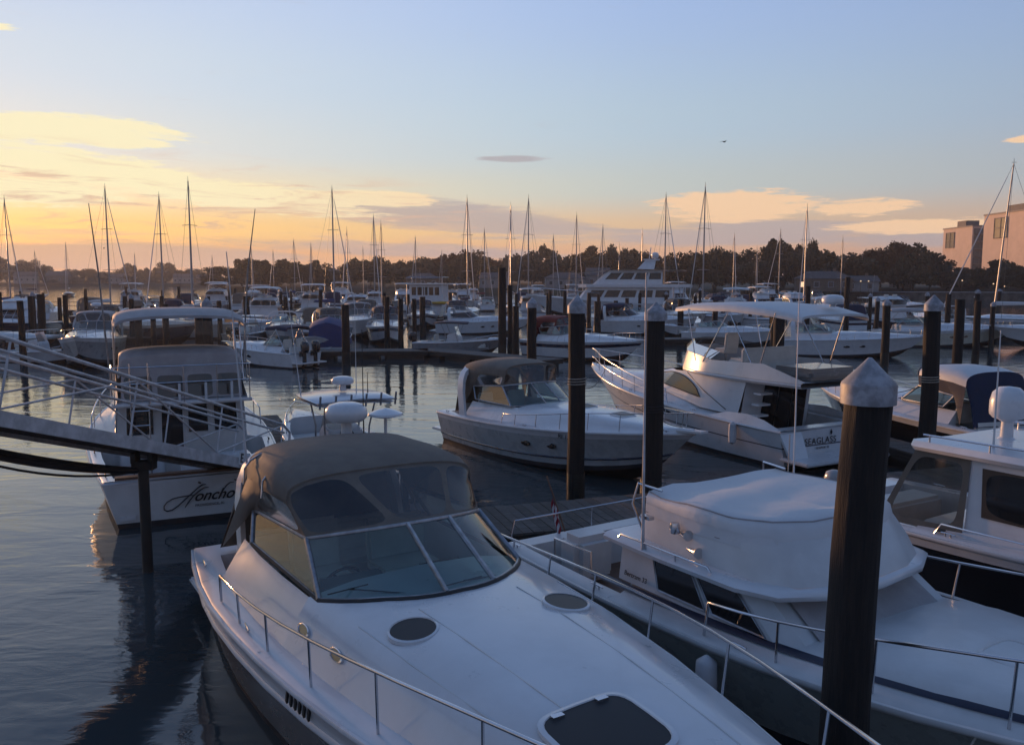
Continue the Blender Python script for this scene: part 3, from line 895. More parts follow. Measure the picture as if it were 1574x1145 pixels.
t = piling(2.77, 6.75, 3.98, .375, lean=(.10, 0), label='thick dark timber piling with white conical cap standing between the two nearest boats')
t = piling(1.35, 17.55, 4.28, .35, label='timber piling with rounded white cap in front of the grey hulled express cruiser windshield')
t = piling(2.85, 17.05, 4.15, .40, lean=(.05, 0), label='timber piling with white cap off the bow of the grey hulled express cruiser')
t = piling(9.75, 19.6, 4.25, .37, label='timber piling with pointed white cap beside the navy canopy boat')
PLAB = {1474: 'slim bare piling rising behind the navy canopy', 1502: 'thin bare piling standing just past the navy canopy', 1198: 'stout bare piling seen under the long white bimini', 818: 'capped piling just behind the grey hulled cruiser canopy', 793: 'short bare piling at the foot of the angled dock leg',
        772: 'tallest bare piling, at the angled dock leg', 784: 'bare piling touching the tallest one', 531: 'thick bare piling at the dock edge beside the blue tarpaulin boat', 595: 'slim bare piling by the bow-on cruiser', 616: 'slim bare piling between bow-on cruiser and console skiff', 637: 'slender piling just left of the console skiff',
        650: 'fat piling standing before the boxy trawler', 319: 'capped piling rising behind the sportfishing boat bimini', 306: 'bare piling next to the capped one behind the sportfishing boat', 338: 'bare piling beside the pale outboard boat', 213: 'thick piling framed by the sportfishing boat bimini', 236: 'thin piling framed by the sportfishing boat bimini', 255: 'stout piling framed by the sportfishing boat bimini poles',
        33: 'bare piling at the open white skiff', 49: 'bare piling on the dark dock near the varnished cabin boat', 65: 'fattest piling on the dark dock near the tall curtain cruiser', 1362: 'capped piling at the bow of the folded top cruiser', 918: 'fat piling in front of the motor yacht', 1533: 'broad capped piling near the seawall below the towers', 1497: 'capped piling near the seawall beside the leaning mast', 1300: 'tall bare piling in front of the marina office', 1240: 'tall bare piling rising past the end of the long bimini'}
for u, Y, vt, dia, cap in ((1474, 31, 460, .36, False), (1502, 46, 462, .36, False), (1198, 31, 482, .42, False), (818, 30, 461, .36, True), (793, 50, 470, .38, False), (772, 53, 412, .5, False), (784, 54, 438, .34, False),
                           (531, 47.6, 468, .46, False), (595, 54.8, 456, .36, False), (616, 55.5, 459, .34, False), (637, 58, 459, .32, False), (650, 72, 456, .5, False), (319, 31.5, 461, .36, True), (306, 35, 470, .34, False),
                           (338, 66, 462, .38, False), (213, 54, 470, .44, False), (236, 58, 470, .34, False), (255, 54, 467, .42, False), (33, 48, 462, .36, False), (49, 62, 455, .42, False), (65, 58, 452, .50, False),
                           (378, 90, 455, .42, False), (440, 88, 456, .5, False), (1362, 47, 462, .42, True), (1240, 62, 440, .4, False), (1300, 70, 426, .42, False), (1336, 75, 452, .34, True), (1423, 70, 450, .34, True),
                           (946, 92, 462, .5, False), (963, 94, 458, .42, False), (918, 75, 463, .6, False), (905, 80, 450, .4, False), (868, 100, 447, .4, False), (842, 100, 450, .42, False), (900, 110, 452, .4, False), (1190, 40, 470, .3, False),
                           (1046, 70, 460, .5, False), (1068, 100, 455, .4, False), (1533, 130, 445, .7, True), (1497, 140, 455, .5, True), (1525, 60, 465, .33, True)):
    x = (u - 787) / 1300 * Y
    piling(x, Y, max(CAM_H - Y * (vt - 430) / 1300 - (.1 if cap else 0), 1.5), dia, cap, n=10, label=PLAB.get(u))
rp = random.Random(11)
for (x0, y0, x1, y1, n, dn) in ((-52, 62.9, -27, 64.8, 7, 'the dark dock by the varnished cabin boat'), (-70, 83.2, -22, 87.2, 13, 'the second dark dock in the glow'), (-110, 119.4, -30, 123.4, 17, 'the railed third dock'), (-22, 93.3, 30, 97.2, 11, 'the cross dock before the trawler'), (12, 63.6, 48, 69.2, 6, 'the dock of white cruisers'), (-60, 151.4, 60, 159.4, 18, 'the farthest dock')):
    for i in range(n):
        k = (i + rp.uniform(.2, .8)) / n
        cp = rp.random() < .25
        piling(x0 + (x1 - x0) * k, y0 + (y1 - y0) * k + rp.choice([-1.1, 1.1]) * .9, rp.uniform(2.9, 3.9), rp.uniform(.34, .44), cp, n=8, label=('white capped' if cp else 'bare') + ' timber piling along ' + dn, group='pilings along ' + dn)

# ---- gangway from the quay down to the floating dock
ga, gb = Vector((-7.95, 2.2, 5.55)), Vector((-5.35, 18.0, .62))
gd = gb - ga; gh = math.atan2(gd.y, gd.x); gl = gd.length; gs = math.asin(gd.z / gl)
gw = thing('gangway', 'pale aluminium truss gangway ramping down to the floating dock', 'gangway', ga, gh)
gw.rotation_euler = (0, -gs, gh)
W = .52
for sg in (1, -1):
    y = sg * W
    MB().box((gl / 2, y, .06), (gl, .05, .19)).build('side_beam', 'alupaint', gw, 0)
    MB().tube([(0, y, 1.02), (gl - .5, y, 1.02), (gl - .12, y, .9), (gl - .05, y, .2)], .028, 8).build('top_rail', 'alupaint', gw)
    MB().tube([(0, y, .86), (gl - .4, y, .86)], .022, 8).build('hand_rail', 'alupaint', gw)
    nb = 6
    for i in range(nb + 1):
        x = .4 + i * (gl - .9) / nb
        MB().tube([(x, y, .15), (x, y, 1.02)], .016, 6).build('upright', 'alupaint', gw)
        if i < nb:
            x2 = .4 + (i + 1) * (gl - .9) / nb
            MB().tube([(x, y, .17 if i % 2 else 1.0), (x2, y, 1.0 if i % 2 else .17)], .016, 6).build('diagonal', 'alupaint', gw)
MB().box((gl / 2, 0, .04), (gl, 2 * W - .06, .03)).build('deck_plate', 'plank', gw, 0)
k = int(gl / .42)
for i in range(k): MB().box((.25 + i * gl / k, 0, .07), (.04, 2 * W - .1, .03)).build('cleat_batten', 'alupaint', gw, 0)
sgn = MB().box((gl * .865, -W - .035, .14), (.2, .012, .24)).build('dock_sign', 'flagw', gw, 0)
text_mesh('dock_letter', 'E', .24, 'letter', gw, (gl * .865, -W - .046, .14), (PI / 2, 0, 0), bold=.004)
# utility lines slung beneath
def gp(x, y, z): return gw_m @ Vector((x, y, z))
gw_m = Matrix.Translation(ga) @ Matrix.Rotation(gh, 4, 'Z') @ Matrix.Rotation(-gs, 4, 'Y')
po = thing('utility_post', 'black steel post with clamp head holding the hoses under the gangway', 'post', (-6.02, 13.55, 0))
MB().tube([(0, 0, -1.0), (0, 0, 1.78)], .085, 12).build('pipe', 'rubber', po)
MB().box((.02, 0, 1.80), (.34, .2, .14)).box((-.12, 0, 1.92), (.08, .2, .16)).box((.16, 0, 1.92), (.08, .2, .16)).build('clamp_head', 'rubber', po, 30)
a, b = gp(gl * .46, W + .05, -.1), Vector((-6.1, 13.5, 1.72))
for dz, sag, r in ((0, .16, .055), (.02, .10, .03), (-.02, .28, .018)):
    pts = [a.lerp(b, q) - Vector((0, 0, sag * 4 * q * (1 - q) - dz)) for q in lin(0, 1, 14)]
    tag(MB().tube(pts, r, 8).build('utility_hose', 'hose'), {.055: 'thick black hose slung below the gangway to the post', .03: 'middle black hose slung below the gangway', .018: 'thin drooping black cable below the gangway'}[r], 'hose')
tag(MB().tube([gp(gl * .1, W + .08, -.12), gp(gl * .3, W + .08, -.14), gp(gl * .46, W + .05, -.12)], .06, 8).build('utility_pipe', 'hose'), 'black pipe running under the upper part of the gangway', 'pipe')

# ================================================================= boat builders
def sidedeck(H, root, t0, t1, h, side=.80, trunk=.62, mat='gel', name='side_deck', close=True):
    ts = [t0] + [t for t in H.TS if t0 + .01 < t < t1 - .01] + [t1]
    rows = [H.prof(t, h, side, trunk) for t in ts]
    for sl, k in ((slice(0, 5), 4), (slice(-5, None), -5)):
        mb = MB().loft([r[sl] for r in rows])
        if close:
            part = rows[0][sl]
            mb.poly(list(part) + [Vector((part[-1].x, part[-1].y, part[0].z)) if part[0].z < part[-1].z else Vector((part[0].x, part[0].y, part[-1].z))])
            mb.loft([[r[k], Vector((r[k].x, r[k].y, max(r[k].z - .85, .3)))] for r in rows])   # inner wall of the well
        mb.build(name, mat, root, 45)


def seat_block(root, c, w=.5, d=.5, back=.5, rz=0.0, mat='seat', name='helm_seat'):
    c = Vector(c)
    m = Matrix.Rotation(rz, 3, 'Z')
    t = MB().box(c + Vector((0, 0, .07)), (d, w, .14), rz).build(name, mat, root, 40, bevel=.03)
    b = MB(); 
    p = c + m @ Vector((-d / 2, 0, back / 2 + .1)); b.box(p, (.12, w, back), rz, -.12)
    b.build('seat_back', mat, t, 40, bevel=.04)
    MB().tube([c - Vector((0, 0, .45)), c], .05, 8).build('seat_post', 'steel', t)
    return t


def wheel(root, c, r=.19, tilt=.9):
    c = Vector(c); m = Matrix.Rotation(tilt, 3, 'Y')
    pts = [c + m @ Vector((0, r * math.cos(a), r * math.sin(a))) for a in [2 * PI * k / 18 for k in range(18)]]
    mb = MB().tube(pts, .016, 6, closed=True)
    for k in (1, 7, 13): mb.tube([c, pts[k]], .012, 5)
    mb.build('steering_wheel', 'rubber', root, 60)


def full_canopy(root, base, top, roof, canvas, vin='vinylsmoke', roofmat=None, side_vin=None, ncor=2, side_low=None, aft=None, panels=((0, .36), (.36, .64), (.64, 1)), rad=.35):
    """canvas enclosure on top of a windshield: front panels with windows, side curtains, roof, aft curtain"""
    rows = arch_rows(roof, 17)
    rf = MB().loft(rows)
    # valance rolled over the front edge
    rf.build('canopy_roof', roofmat or canvas, root, 60)
    MB().tube(rows[0], .022, 6).build('canopy_piping', canvas, root, 60)
    lo = top[ncor:len(top) - ncor]; up = rows[0]
    n = len(lo); up2 = [up[round(i * (len(up) - 1) / (n - 1))] for i in range(n)]
    P = patch(lo, up2)
    fr = None
    for a, b in panels:
        bd, wn = ring_panel(P, a, b, 0, 1, (b - a) * .05, .07, rad, 32)
        fr = bd.build('front_curtain', roofmat or canvas, root, 60); wn.build('vinyl_window', vin, fr, 60)
    for sg in (0, 1):
        ri = 0 if sg == 0 else -1
        upp = [r[ri] for r in rows]                         # front -> aft
        tl = top if sg == 0 else list(reversed(top))
        low = [tl[ncor], tl[1], tl[0]]
        if side_low: low = [low[0], low[2]] + [Vector((x, y * (-1 if sg == 0 else 1), z)) for x, y, z in side_low]
        m = max(len(low), len(upp))
        def res(l, k):
            return [Vector(lerp(l[min(int(q), len(l) - 2)], l[min(int(q), len(l) - 2) + 1], q - min(int(q), len(l) - 2))) for q in lin(0, len(l) - 1, k)]
        P2 = patch(res(low, 9), res(upp, 9))
        bd, wn = ring_panel(P2, 0, .52, 0, 1, .035, .10, rad, 32)
        s_ = bd.build('side_curtain', canvas, root, 60); wn.build('curtain_panel' if side_vin else 'vinyl_window', side_vin or vin, s_, 60)
        sub_patch(P2, .52, 1, 0, 1, 6, 5).build('quarter_curtain', canvas, root, 60)
    if aft:
        last = rows[-1]; hw = abs(last[0].y)
        lowr = [Vector((aft[0], p.y / hw * aft[1], aft[2])) for p in last]
        MB().loft([last, [Vector(lerp(a, b, .5)) + Vector((-.05, 0, 0)) for a, b in zip(last, lowr)], lowr]).build('aft_curtain', canvas, root, 60)


def bimini(root, sts, canvas, legs, name='bimini_top', thick=.06, leg_mat='steel', pw=.5):
    rows = arch_rows(sts, 15, pw)
    low = [[p - Vector((0, 0, thick)) for p in r] for r in rows]
    mb = MB().loft(rows).loft(low)
    mb.loft([[r[0] for r in rows], [r[0] for r in low]]); mb.loft([[r[-1] for r in rows], [r[-1] for r in low]])
    mb.loft([rows[0], low[0]]); mb.loft([rows[-1], low[-1]])
    o = mb.build(name, canvas, root, 50)
    for a, b in legs: MB().tube([a, b], .016, 6).build('bimini_pole', leg_mat, root)
    return o


def radar_arch(root, x, hw, z0, z1, mat='gel', sweep=.5, wid=.28, topx=None):
    pts = []
    for k in range(13):
        a = PI * k / 12; c = math.cos(a); s_ = math.sin(a)
        pts.append(Vector((x - sweep * s_ ** .6, -hw * math.copysign(abs(c) ** .45, c), z0 + (z1 - z0) * s_ ** .5)))
    rows = []
    for i, p in enumerate(pts):
        inw = Vector((0, -p.y * .06, -.10)) if 0 < i < 12 else Vector((0, -p.y * .05, 0))
        w = wid * (1.25 - .25 * math.sin(PI * i / 12))
        rows.append([p + Vector((w / 2, 0, 0)), p + Vector((-w / 2, 0, 0)), p + Vector((-w / 2, 0, 0)) + inw, p + Vector((w / 2, 0, 0)) + inw])
    return MB().loft(rows, wrap=True, cap=True).build('radar_arch', mat, root, 40)


def express(name, label, pos, hd, L=8.6, B=2.9, zs=.95, zb=1.28, hull='gel', stripe=None, canvas='canvas', top='full', arch=True, group=None, rail=True, boot='boot', glass='glass', hatches=True, arch_mat='gel', vin='vinyl', tone='gel', fine=True, roofmat=None, side_vin=None):
    root = thing(name, label, 'motorboat', (pos[0], pos[1], 0), R(hd), group)
    H = Hull(L, B, zs, zb, ts=.90, tm=.36, p=2.3, rake=L * .10)
    bands = [('boot_stripe', 0, .12, boot)]
    if stripe: bands += [('hull_side', .12, .66, hull), ('hull_stripe', .66, .86, stripe), ('hull_topside', .86, 1, tone)]
    else: bands += [('hull_side', .12, .84, hull), ('hull_topside', .84, 1, tone)]
    H.shell(root, bands, 'boot', tone, .03)
    tc = .40; h = .145 * B
    H.deck(root, tc, h, mat=tone, hf=lambda t: h * (1 - .86 * sstep((t - tc - .03) / (1 - tc)) ** 1.3))
    sidedeck(H, root, .14, tc, h, mat=tone)
    H.cockpit(root, tc, inset=.30, floor=.42, mat=tone)
    xw = L * tc; zd = H.zt(tc) + .05
    yw = H.w(tc) * .66
    base, topc = ws_curve(xw + .32, xw - .25, xw - .22 * L, yw, yw * 1.03, zd + h * .98, zd + h * .82, zd + h * .84, .085 * L, .155 * B, .90, 9)
    windshield(root, base, topc, [0, 2, 5, 7, 10, 12], .022, glass)
    MB().box((xw - .35, 0, zd + h * .45), (.8, 2 * yw * .96, .06), 0, .12).build('dashboard', 'dash', root, 30)
    seat_block(root, (xw - .22 * L, -yw * .55, .95), .5, .45, .5); seat_block(root, (xw - .22 * L, yw * .5, .95), .6, .45, .5, name='companion_seat')
    MB().box((.09 * L, 0, .62), (.5, B * .6, .36)).box((.065 * L, 0, .95), (.16, B * .6, .4)).build('bench_seat', 'seat', root, 40, bevel=.04)
    zt = topc[6].z
    if top == 'full':
        xr = topc[6].x - .30
        roof = [(xr, yw * .86, zt + .22, zt + .50), (xr - .08 * L, yw * .98, zt + .22, zt + .57), (xr - .17 * L, yw * 1.02, zt + .18, zt + .56), (xr - .22 * L, yw * 1.0, zt + .10, zt + .48)]
        full_canopy(root, base, topc, roof, canvas, vin, roofmat, side_vin, side_low=[(.10 * L, H.w(.1) * .78, H.zt(.1) + .08)], aft=(.055 * L, H.w(.05) * .74, H.zt(.05) + .06))
    elif top == 'bimini':
        xr = topc[6].x - .1
        e = H.w(.2) * .8
        bimini(root, [(xr, yw * .95, zt + .40, zt + .58), (xr - .14 * L, yw, zt + .46, zt + .68), (xr - .27 * L, yw, zt + .40, zt + .60)], canvas,
               [((xr - .14 * L, sg * yw, zt + .44), (xr - q, sg * e, H.zt(.2) + .1)) for sg in (1, -1) for q in (.02 * L, .26 * L)])
    if arch: radar_arch(root, .15 * L, H.w(.15) * .90, H.zt(.15) + .02, zt + .42 if top == 'full' else zt + .35, arch_mat, .3 if top == 'full' else .1, .24)
    if rail:
        H.rail(root, .40, 1.0, .42, [.46, .55, .64, .73, .82, .90, .97] if fine else [.5, .66, .8, .92], h0=.26, r=.013 if fine else .018)
    if hatches:
        for t in (.58, .74):
            z = H.zt(t) + .05 + h * (1 - .86 * sstep((t - tc - .03) / (1 - tc)) ** 1.3)
            ellipse_hatch(root, (L * t, 0, z + .005), .24, .24, (-.06, 0), 'smoked', 'gel', sup=5)
    # swim platform, pulpit, fittings
    MB().box((-.28, 0, .30), (.62, B * .80, .07)).build('swim_platform', 'gel', root, 30, bevel=.02)
    MB().prism([(L - .35, -.20, zb + .02), (L - .35, .20, zb + .02), (L + .30, .12, zb + .06), (L + .30, -.12, zb + .06)], (0, 0, .05)).build('bow_pulpit', tone, root, 30)
    for sg in (1, -1):
        for t in (.06, .50, .93): cleat(root, (L * t, sg * max(H.w(t) - .09, .05), H.zt(t) + .05), 0)
        for t in (.50, .60):
            p = H.side(t, .60, sg)
            MB().loft([[(p.x + .17 * math.cos(a) * k, p.y + sg * o, p.z + .06 * math.sin(a) * k) for a in [2 * PI * i / 16 for i in range(16)]] for k, o in ((1.15, -.01), (1.15, .018), (.95, .018), (0.0, .012))], wrap=True).build('portlight', 'dark', root, 50)
    return root, H


def house_box(root, x0, x1, x2, yb, yt, z0, z1, mat='gel', win='dark', wins=((.06, .46), (.52, .90)), fr3=True, aft=True, vb=.30, vt=.88, yf=.82, name='cabin'):
    """cabin: x0 aft, x1 roof front, x2 windshield foot"""
    mb = MB()
    L_ = [Vector((x0, yb, z0)), Vector((x2 - .35, yb, z0)), Vector((x2, yb * yf, z0))]; U_ = [Vector((x0, yt, z1)), Vector((x1 - .25, yt, z1)), Vector((x1, yt * yf, z1))]
    fl = lambda l: [Vector((p.x, -p.y, p.z)) for p in l]
    mb.loft([L_, U_]); mb.loft([fl(L_), fl(U_)])
    mb.loft([[L_[2], fl(L_)[2]], [U_[2], fl(U_)[2]]])
    mb.loft([[L_[0], fl(L_)[0]], [U_[0], fl(U_)[0]]])
    mb.loft([U_, fl(U_)])
    o = mb.build(name, mat, root, 30)
    for sg in (1, -1):
        lo = [L_[0], L_[1]]; up = [U_[0], U_[1]]
        if sg < 0: lo, up = fl(lo), fl(up)
        P = patch(lo, up)
        for a, b in wins:
            sub_patch(P, a, b, vb, vt, 2, 2, (0, sg * .012, 0)).build('window_pane', win, o, 0)
            q = [P(a, vb), P(b, vb), P(b, vt), P(a, vt)]
            MB().tube([p + Vector((0, sg * .016, 0)) for p in q], .016, 4, closed=True).build('window_frame', 'alu', o, 0)
    P = patch([L_[2], fl(L_)[2]], [U_[2], fl(U_)[2]])
    if fr3:
        for a, b in ((.04, .34), (.36, .64), (.66, .96)):
            d = .014
            sub_patch(P, a, b, vb, .92, 2, 2, (d, 0, d * .5)).build('windshield_pane', win, o, 0)
    return o, P


def flybridge(name, label, pos, hd, L=10, B=3.5, zs=.95, zb=1.5, hull='gel', stripe='stripe', canvas='canvaswhite', bim=True, group=None, win='dark', tone='gel', cover=True, fine=True):
    root = thing(name, label, 'motorboat', (pos[0], pos[1], 0), R(hd), group)
    H = Hull(L, B, zs, zb, ts=.92, tm=.36, p=2.4, rake=L * .10)
    H.shell(root, [('boot_stripe', 0, .10, 'boot'), ('hull_side', .10, .90, hull), ('hull_topside', .90, 1, stripe)], 'boot', tone, .035)
    H.cockpit(root, .32, inset=.28, floor=.45, mat=tone)
    H.deck(root, .32, .12, side=.82, trunk=.7, mat=tone, hf=lambda t: .06 + .28 * sstep((t - .52) / .1) * (1 - sstep((t - .62) / .36)))
    zd = H.zt(.45) + .06; yb = H.w(.45) * .78
    z1 = zd + .30 * B
    cab, P = house_box(root, .27 * L, .50 * L, .62 * L, yb, yb * .90, zd - .02, z1, tone, win)
    MB().prism([(.24 * L, -yb * .98, z1), (.24 * L, yb * .98, z1), (.47 * L, yb * .98, z1), (.52 * L, yb * .72, z1), (.53 * L, 0, z1), (.52 * L, -yb * .72, z1), (.47 * L, -yb * .98, z1)], (0, 0, .07)).build('flybridge_deck', tone, root, 30)
    out = [(.26, .86), (.42, .88), (.485, .66), (.50, 0), (.485, -.66), (.42, -.88), (.26, -.86)]
    MB().loft([[Vector((L * a, yb * b, z1 + .07)) for a, b in out], [Vector((L * (a - .01), yb * b * 1.02, z1 + .38)) for a, b in out], [Vector((L * (a - .022), yb * b * .97, z1 + .62 - .25 * (a < .3))) for a, b in out]]).build('flybridge_coaming', tone, root, 40)
    seat_block(root, (.34 * L, .4, z1 + .45), .5, .45, .5); seat_block(root, (.34 * L, -.5, z1 + .45), .5, .45, .5, name='companion_seat')
    if bim:
        zt = z1 + 1.75
        bimini(root, [(.49 * L, yb * .92, zt - .06, zt + .05), (.38 * L, yb, zt, zt + .14), (.24 * L, yb * .95, zt - .1, zt + .04)], canvas,
               [((.38 * L, sg * yb * .98, zt), (x * L, sg * yb * .88, z1 + .3)) for sg in (1, -1) for x in (.44, .28)])
    if cover: MB().loft(arch_rows([(.485 * L, yb * .5, z1 + .6, z1 + .66), (.42 * L, yb * .85, z1 + .6, z1 + .85), (.33 * L, yb * .85, z1 + .6, z1 + .90), (.27 * L, yb * .8, z1 + .45, z1 + .6)], 11)).build('bridge_cover', canvas, root, 50)
    H.rail(root, .42, 1.0, .55, [.48, .58, .68, .78, .88, .96] if fine else [.55, .75, .92], h0=.3, r=.014 if fine else .02)
    MB().box((-.25, 0, .28), (.55, B * .8, .07)).build('swim_platform', 'teak', root, 30)
    whip(root, (.40 * L, yb * .85, z1 + .3), 2.6, (-.4, .1)); 
    return root, H


def center_console(name, label, pos, hd, L=7, B=2.5, zs=.75, zb=1.1, hull='gel', top='gel', motors=2, group=None, ttop=True, rods=True):
    root = thing(name, label, 'motorboat', (pos[0], pos[1], 0), R(hd), group)
    H = Hull(L, B, zs, zb, ts=.92, tm=.36, p=2.3, rake=L * .11)
    H.shell(root, [('boot_stripe', 0, .10, 'boot'), ('hull_side', .10, 1, hull)], 'boot', 'gel', .03)
    H.cockpit(root, .80, inset=.22, floor=.38, mat='gel', aft=.5)
    H.deck(root, .80, .10)
    xc = .42 * L
    con = MB().prism([(xc - .45, -.42, .38), (xc + .5, -.42, .38), (xc + .38, -.42, 1.15), (xc + .1, -.42, 1.35), (xc - .42, -.42, 1.25)], (0, .84, 0)).build('console', 'gel', root, 30, bevel=.05)
    MB().loft([[(xc + .30, y, 1.2), (xc + .08, y * .9, 1.75)] for y in (-.40, .0, .40)]).build('windscreen', 'vinyl', con, 0)
    wheel(root, (xc - .5, 0, 1.1), .17, .5)
    MB().box((xc - 1.05, 0, .78), (.45, .9, .14)).box((xc - 1.05, 0, .56), (.38, .8, .34)).box((xc - 1.26, 0, 1.05), (.1, .9, .42)).build('leaning_post', 'seat', root, 30, bevel=.04)
    MB().box((.80 * L - .5, 0, .55), (.7, B * .6, .3)).build('bow_seat', 'seat', root, 30, bevel=.04)
    if ttop:
        zt = 2.05
        MB().loft([[Vector((xc + dx, y * w, zt + dz - .05 * y * y)) for y in (-1, -.9, -.5, 0, .5, .9, 1)] for dx, w, dz in ((-1.25, .78, 0), (-1.2, .95, .03), (-.3, 1.02, .06), (.7, .9, .03), (1.0, .55, 0))]).loft([[Vector((xc + dx, y * w, zt + dz - .05 * y * y - .07)) for y in (-1, -.9, -.5, 0, .5, .9, 1)] for dx, w, dz in ((-1.25, .76, 0), (-1.2, .93, .03), (-.3, 1.0, .06), (.7, .88, .03), (1.0, .53, 0))]).build('t_top', top, root, 50)
        for sg in (1, -1):
            MB().tube([(xc + .45, sg * .5, .4), (xc + .2, sg * .55, 1.3), (xc + .5, sg * .62, zt)], .022, 6).build('t_top_leg', 'alu', root)
            MB().tube([(xc - .5, sg * .5, .4), (xc - .5, sg * .55, 1.3), (xc - .8, sg * .62, zt)], .022, 6).build('t_top_leg', 'alu', root)
        if rods:
            MB().tube([(xc - 1.3, -.95, zt - .02), (xc - 1.36, 0, zt + .04), (xc - 1.3, .95, zt - .02)], .018, 6).build('rod_rack', 'alu', root)
            for y in (-.9, -.54, -.18, .18, .54, .9): MB().tube([(xc - 1.30, y, zt - .14), (xc - 1.38, y, zt + .16)], .026, 6).build('rod_holder', 'alu', root)
    for k in range(motors):
        y = (k - (motors - 1) / 2) * .62
        outboard(root, -.05, y, .75, 1.05)
    H.rail(root, .62, 1.0, .25, [.7, .8, .9], h0=.12, r=.013)
    return root, H


def sailboat(label, pos, hd, mast, L=9.5, hull='gel', cover='canvasblue', group='sailing boats on the far docks', lean=0.0, spread=1):
    root = thing('sailing_boat', label, 'sailboat', (pos[0], pos[1], 0), R(hd), group)
    B = L * .31
    H = Hull(L, B, .85, 1.15, ts=.70, tm=.45, p=1.9, rake=L * .13, ch=.72)
    H.shell(root, [('boot_stripe', 0, .12, 'boot'), ('hull_side', .12, 1, hull)], 'boot', 'gel', .03)
    H.deck(root, .30, .3, trunk=.5, hf=lambda t: .32 * (1 - sstep((t - .55) / .15)) + .04)
    H.cockpit(root, .30, floor=.4)
    for sg in (1, -1):
        for x in (.38, .46): MB().box((L * x, sg * (H.w(x) * .56 + .0), H.zt(x) + .22), (.5, .05, .13)).build('portlight', 'dark', root, 0)
    mx = .56 * L; zd = 1.3
    ms = MB().tube([(mx, 0, zd - .3), (mx + lean * .5, 0, zd + mast * .5), (mx + lean, 0, zd + mast)], [.095, .09, .06], 8).build('mast', 'mast', root)
    MB().tube([(mx + lean, 0, zd + mast), (mx + lean, 0, zd + mast + .5)], .02, 5).tube([(mx + lean - .25, 0, zd + mast + .12), (mx + lean + .2, 0, zd + mast + .12)], .02, 5).build('masthead_gear', 'wire', ms)
    for k in range(1, spread + 1):
        z = zd + mast * k / (spread + 1); w = .75
        MB().tube([(mx + lean * .5, -w, z), (mx + lean * .5, 0, z + .06), (mx + lean * .5, w, z)], .03, 5).build('spreader', 'mast', ms)
    MB().tube([(mx - .1, 0, zd + .95), (mx - .40 * L, 0, zd + 1.0)], .06, 6).build('boom', 'mast', root)
    MB().loft([[Vector((mx - .12 - q * .38 * L, r * math.cos(a), zd + 1.12 + r * 1.3 * math.sin(a))) for a in [2 * PI * i / 10 for i in range(10)]] for q, r in ((0, .05), (.02, .17), (.3, .15), (.8, .11), (1, .05))], wrap=True, cap=True).build('sail_cover', cover, root, 60)
    tp = Vector((mx + lean, 0, zd + mast))
    for p in ((L - .1, 0, 1.2), (.05, 0, .95), (mx - .3, B * .47, .95), (mx - .3, -B * .47, .95)): MB().tube([tp, p], .014, 4).build('stay', 'wire', root, 0)
    f = Vector((L - .1, 0, 1.25))
    MB().tube([tp.lerp(f, .08), tp.lerp(f, .5), f], [.03, .055, .06], 6).build('furled_jib', 'canvaswhite', root)
    return root

# ================================================================= the near boats
# ---- white express cruiser with the taupe canopy (nearest)
A = thing('express_cruiser', 'white express cruiser with taupe canvas canopy and dark hull sides, bow towards the quay', 'motorboat', (-3.12, 12.35, 0), R(-58))
HA = Hull(11.2, 3.74, 1.02, 1.36, ts=.86, tm=.22, p=2.0, rake=1.2)
HA.shell(A, [('boot_stripe', 0, .10, 'boot'), ('hull_side', .10, .74, 'taupe'), ('hull_topside', .74, 1.0, 'gel')], 'boot', 'gel', .03)
HA.rub('gel', A, .045, .745, 'rub_rail')
HA.rub('steel', A, .014, .745, 'rub_insert', .0)
hA = .56
hfA = lambda t: hA * (1 - .80 * sstep((t - .44) / .56) ** 1.25)
HA.deck(A, .352, hA, hf=hfA, side=.84, trunk=.68, mat='gel')
sidedeck(HA, A, .13, .352, hA, .84, .68)
HA.cockpit(A, .352, inset=.36, floor=.45, aft=.5)
def zdeck(H, x, y, hf, side=.84, trunk=.68):
    t = x / H.L; w = H.w(t); h = hf(t); a = abs(y) / w
    pr = [(0, .05 + h), (trunk * .6, .05 + h * .95), (trunk, .05 + h * .8), (trunk + (side - trunk) * .45, .05 + h * .45), (side, .05), (.975, .035), (1, 0)]
    for (p, q), (r_, s_) in zip(pr[:-1], pr[1:]):
        if p <= a <= r_: return H.zt(t) + q + (s_ - q) * (a - p) / (r_ - p)
    return H.zt(t)
base, topA = ws_curve(4.92, 4.12, 1.75, 1.19, 1.22, 1.66, 1.50, 1.48, .95, .52, .90, 17, ha=.40)
for p in base: p.z = zdeck(HA, p.x, p.y, hfA if p.x > 3.94 else (lambda t: hA)) + .012
windshield(A, base, topA, [0, 2, 9, 13, 18, 20], .024, 'glass', 'alu', .03)
# dark seal at the foot of the glass
MB().tube([p + Vector((.02, 0, -.01)) for p in base], .03, 6).build('windshield_seal', 'rubber', A)
roofA = [(3.02, 1.16, 2.36, 2.61), (2.80, 1.21, 2.38, 2.69), (2.2, 1.20, 2.36, 2.74), (1.5, 1.14, 2.30, 2.75), (.95, 1.06, 2.18, 2.66)]
full_canopy(A, base, topA, roofA, 'canvas', 'vinylsmoke', side_low=[(1.0, 1.42, 1.32)], aft=(.35, 1.30, 1.12), panels=((0, .40), (.40, .70), (.70, 1)), rad=.35)
for x in (1.5, 2.3):
    MB().tube([Vector(p) + Vector((0, 0, -.025)) for p in arch_rows([(x, 1.24, 2.27, 2.73)], 15)[0]], .013, 6).build('canopy_bow', 'steel', A)
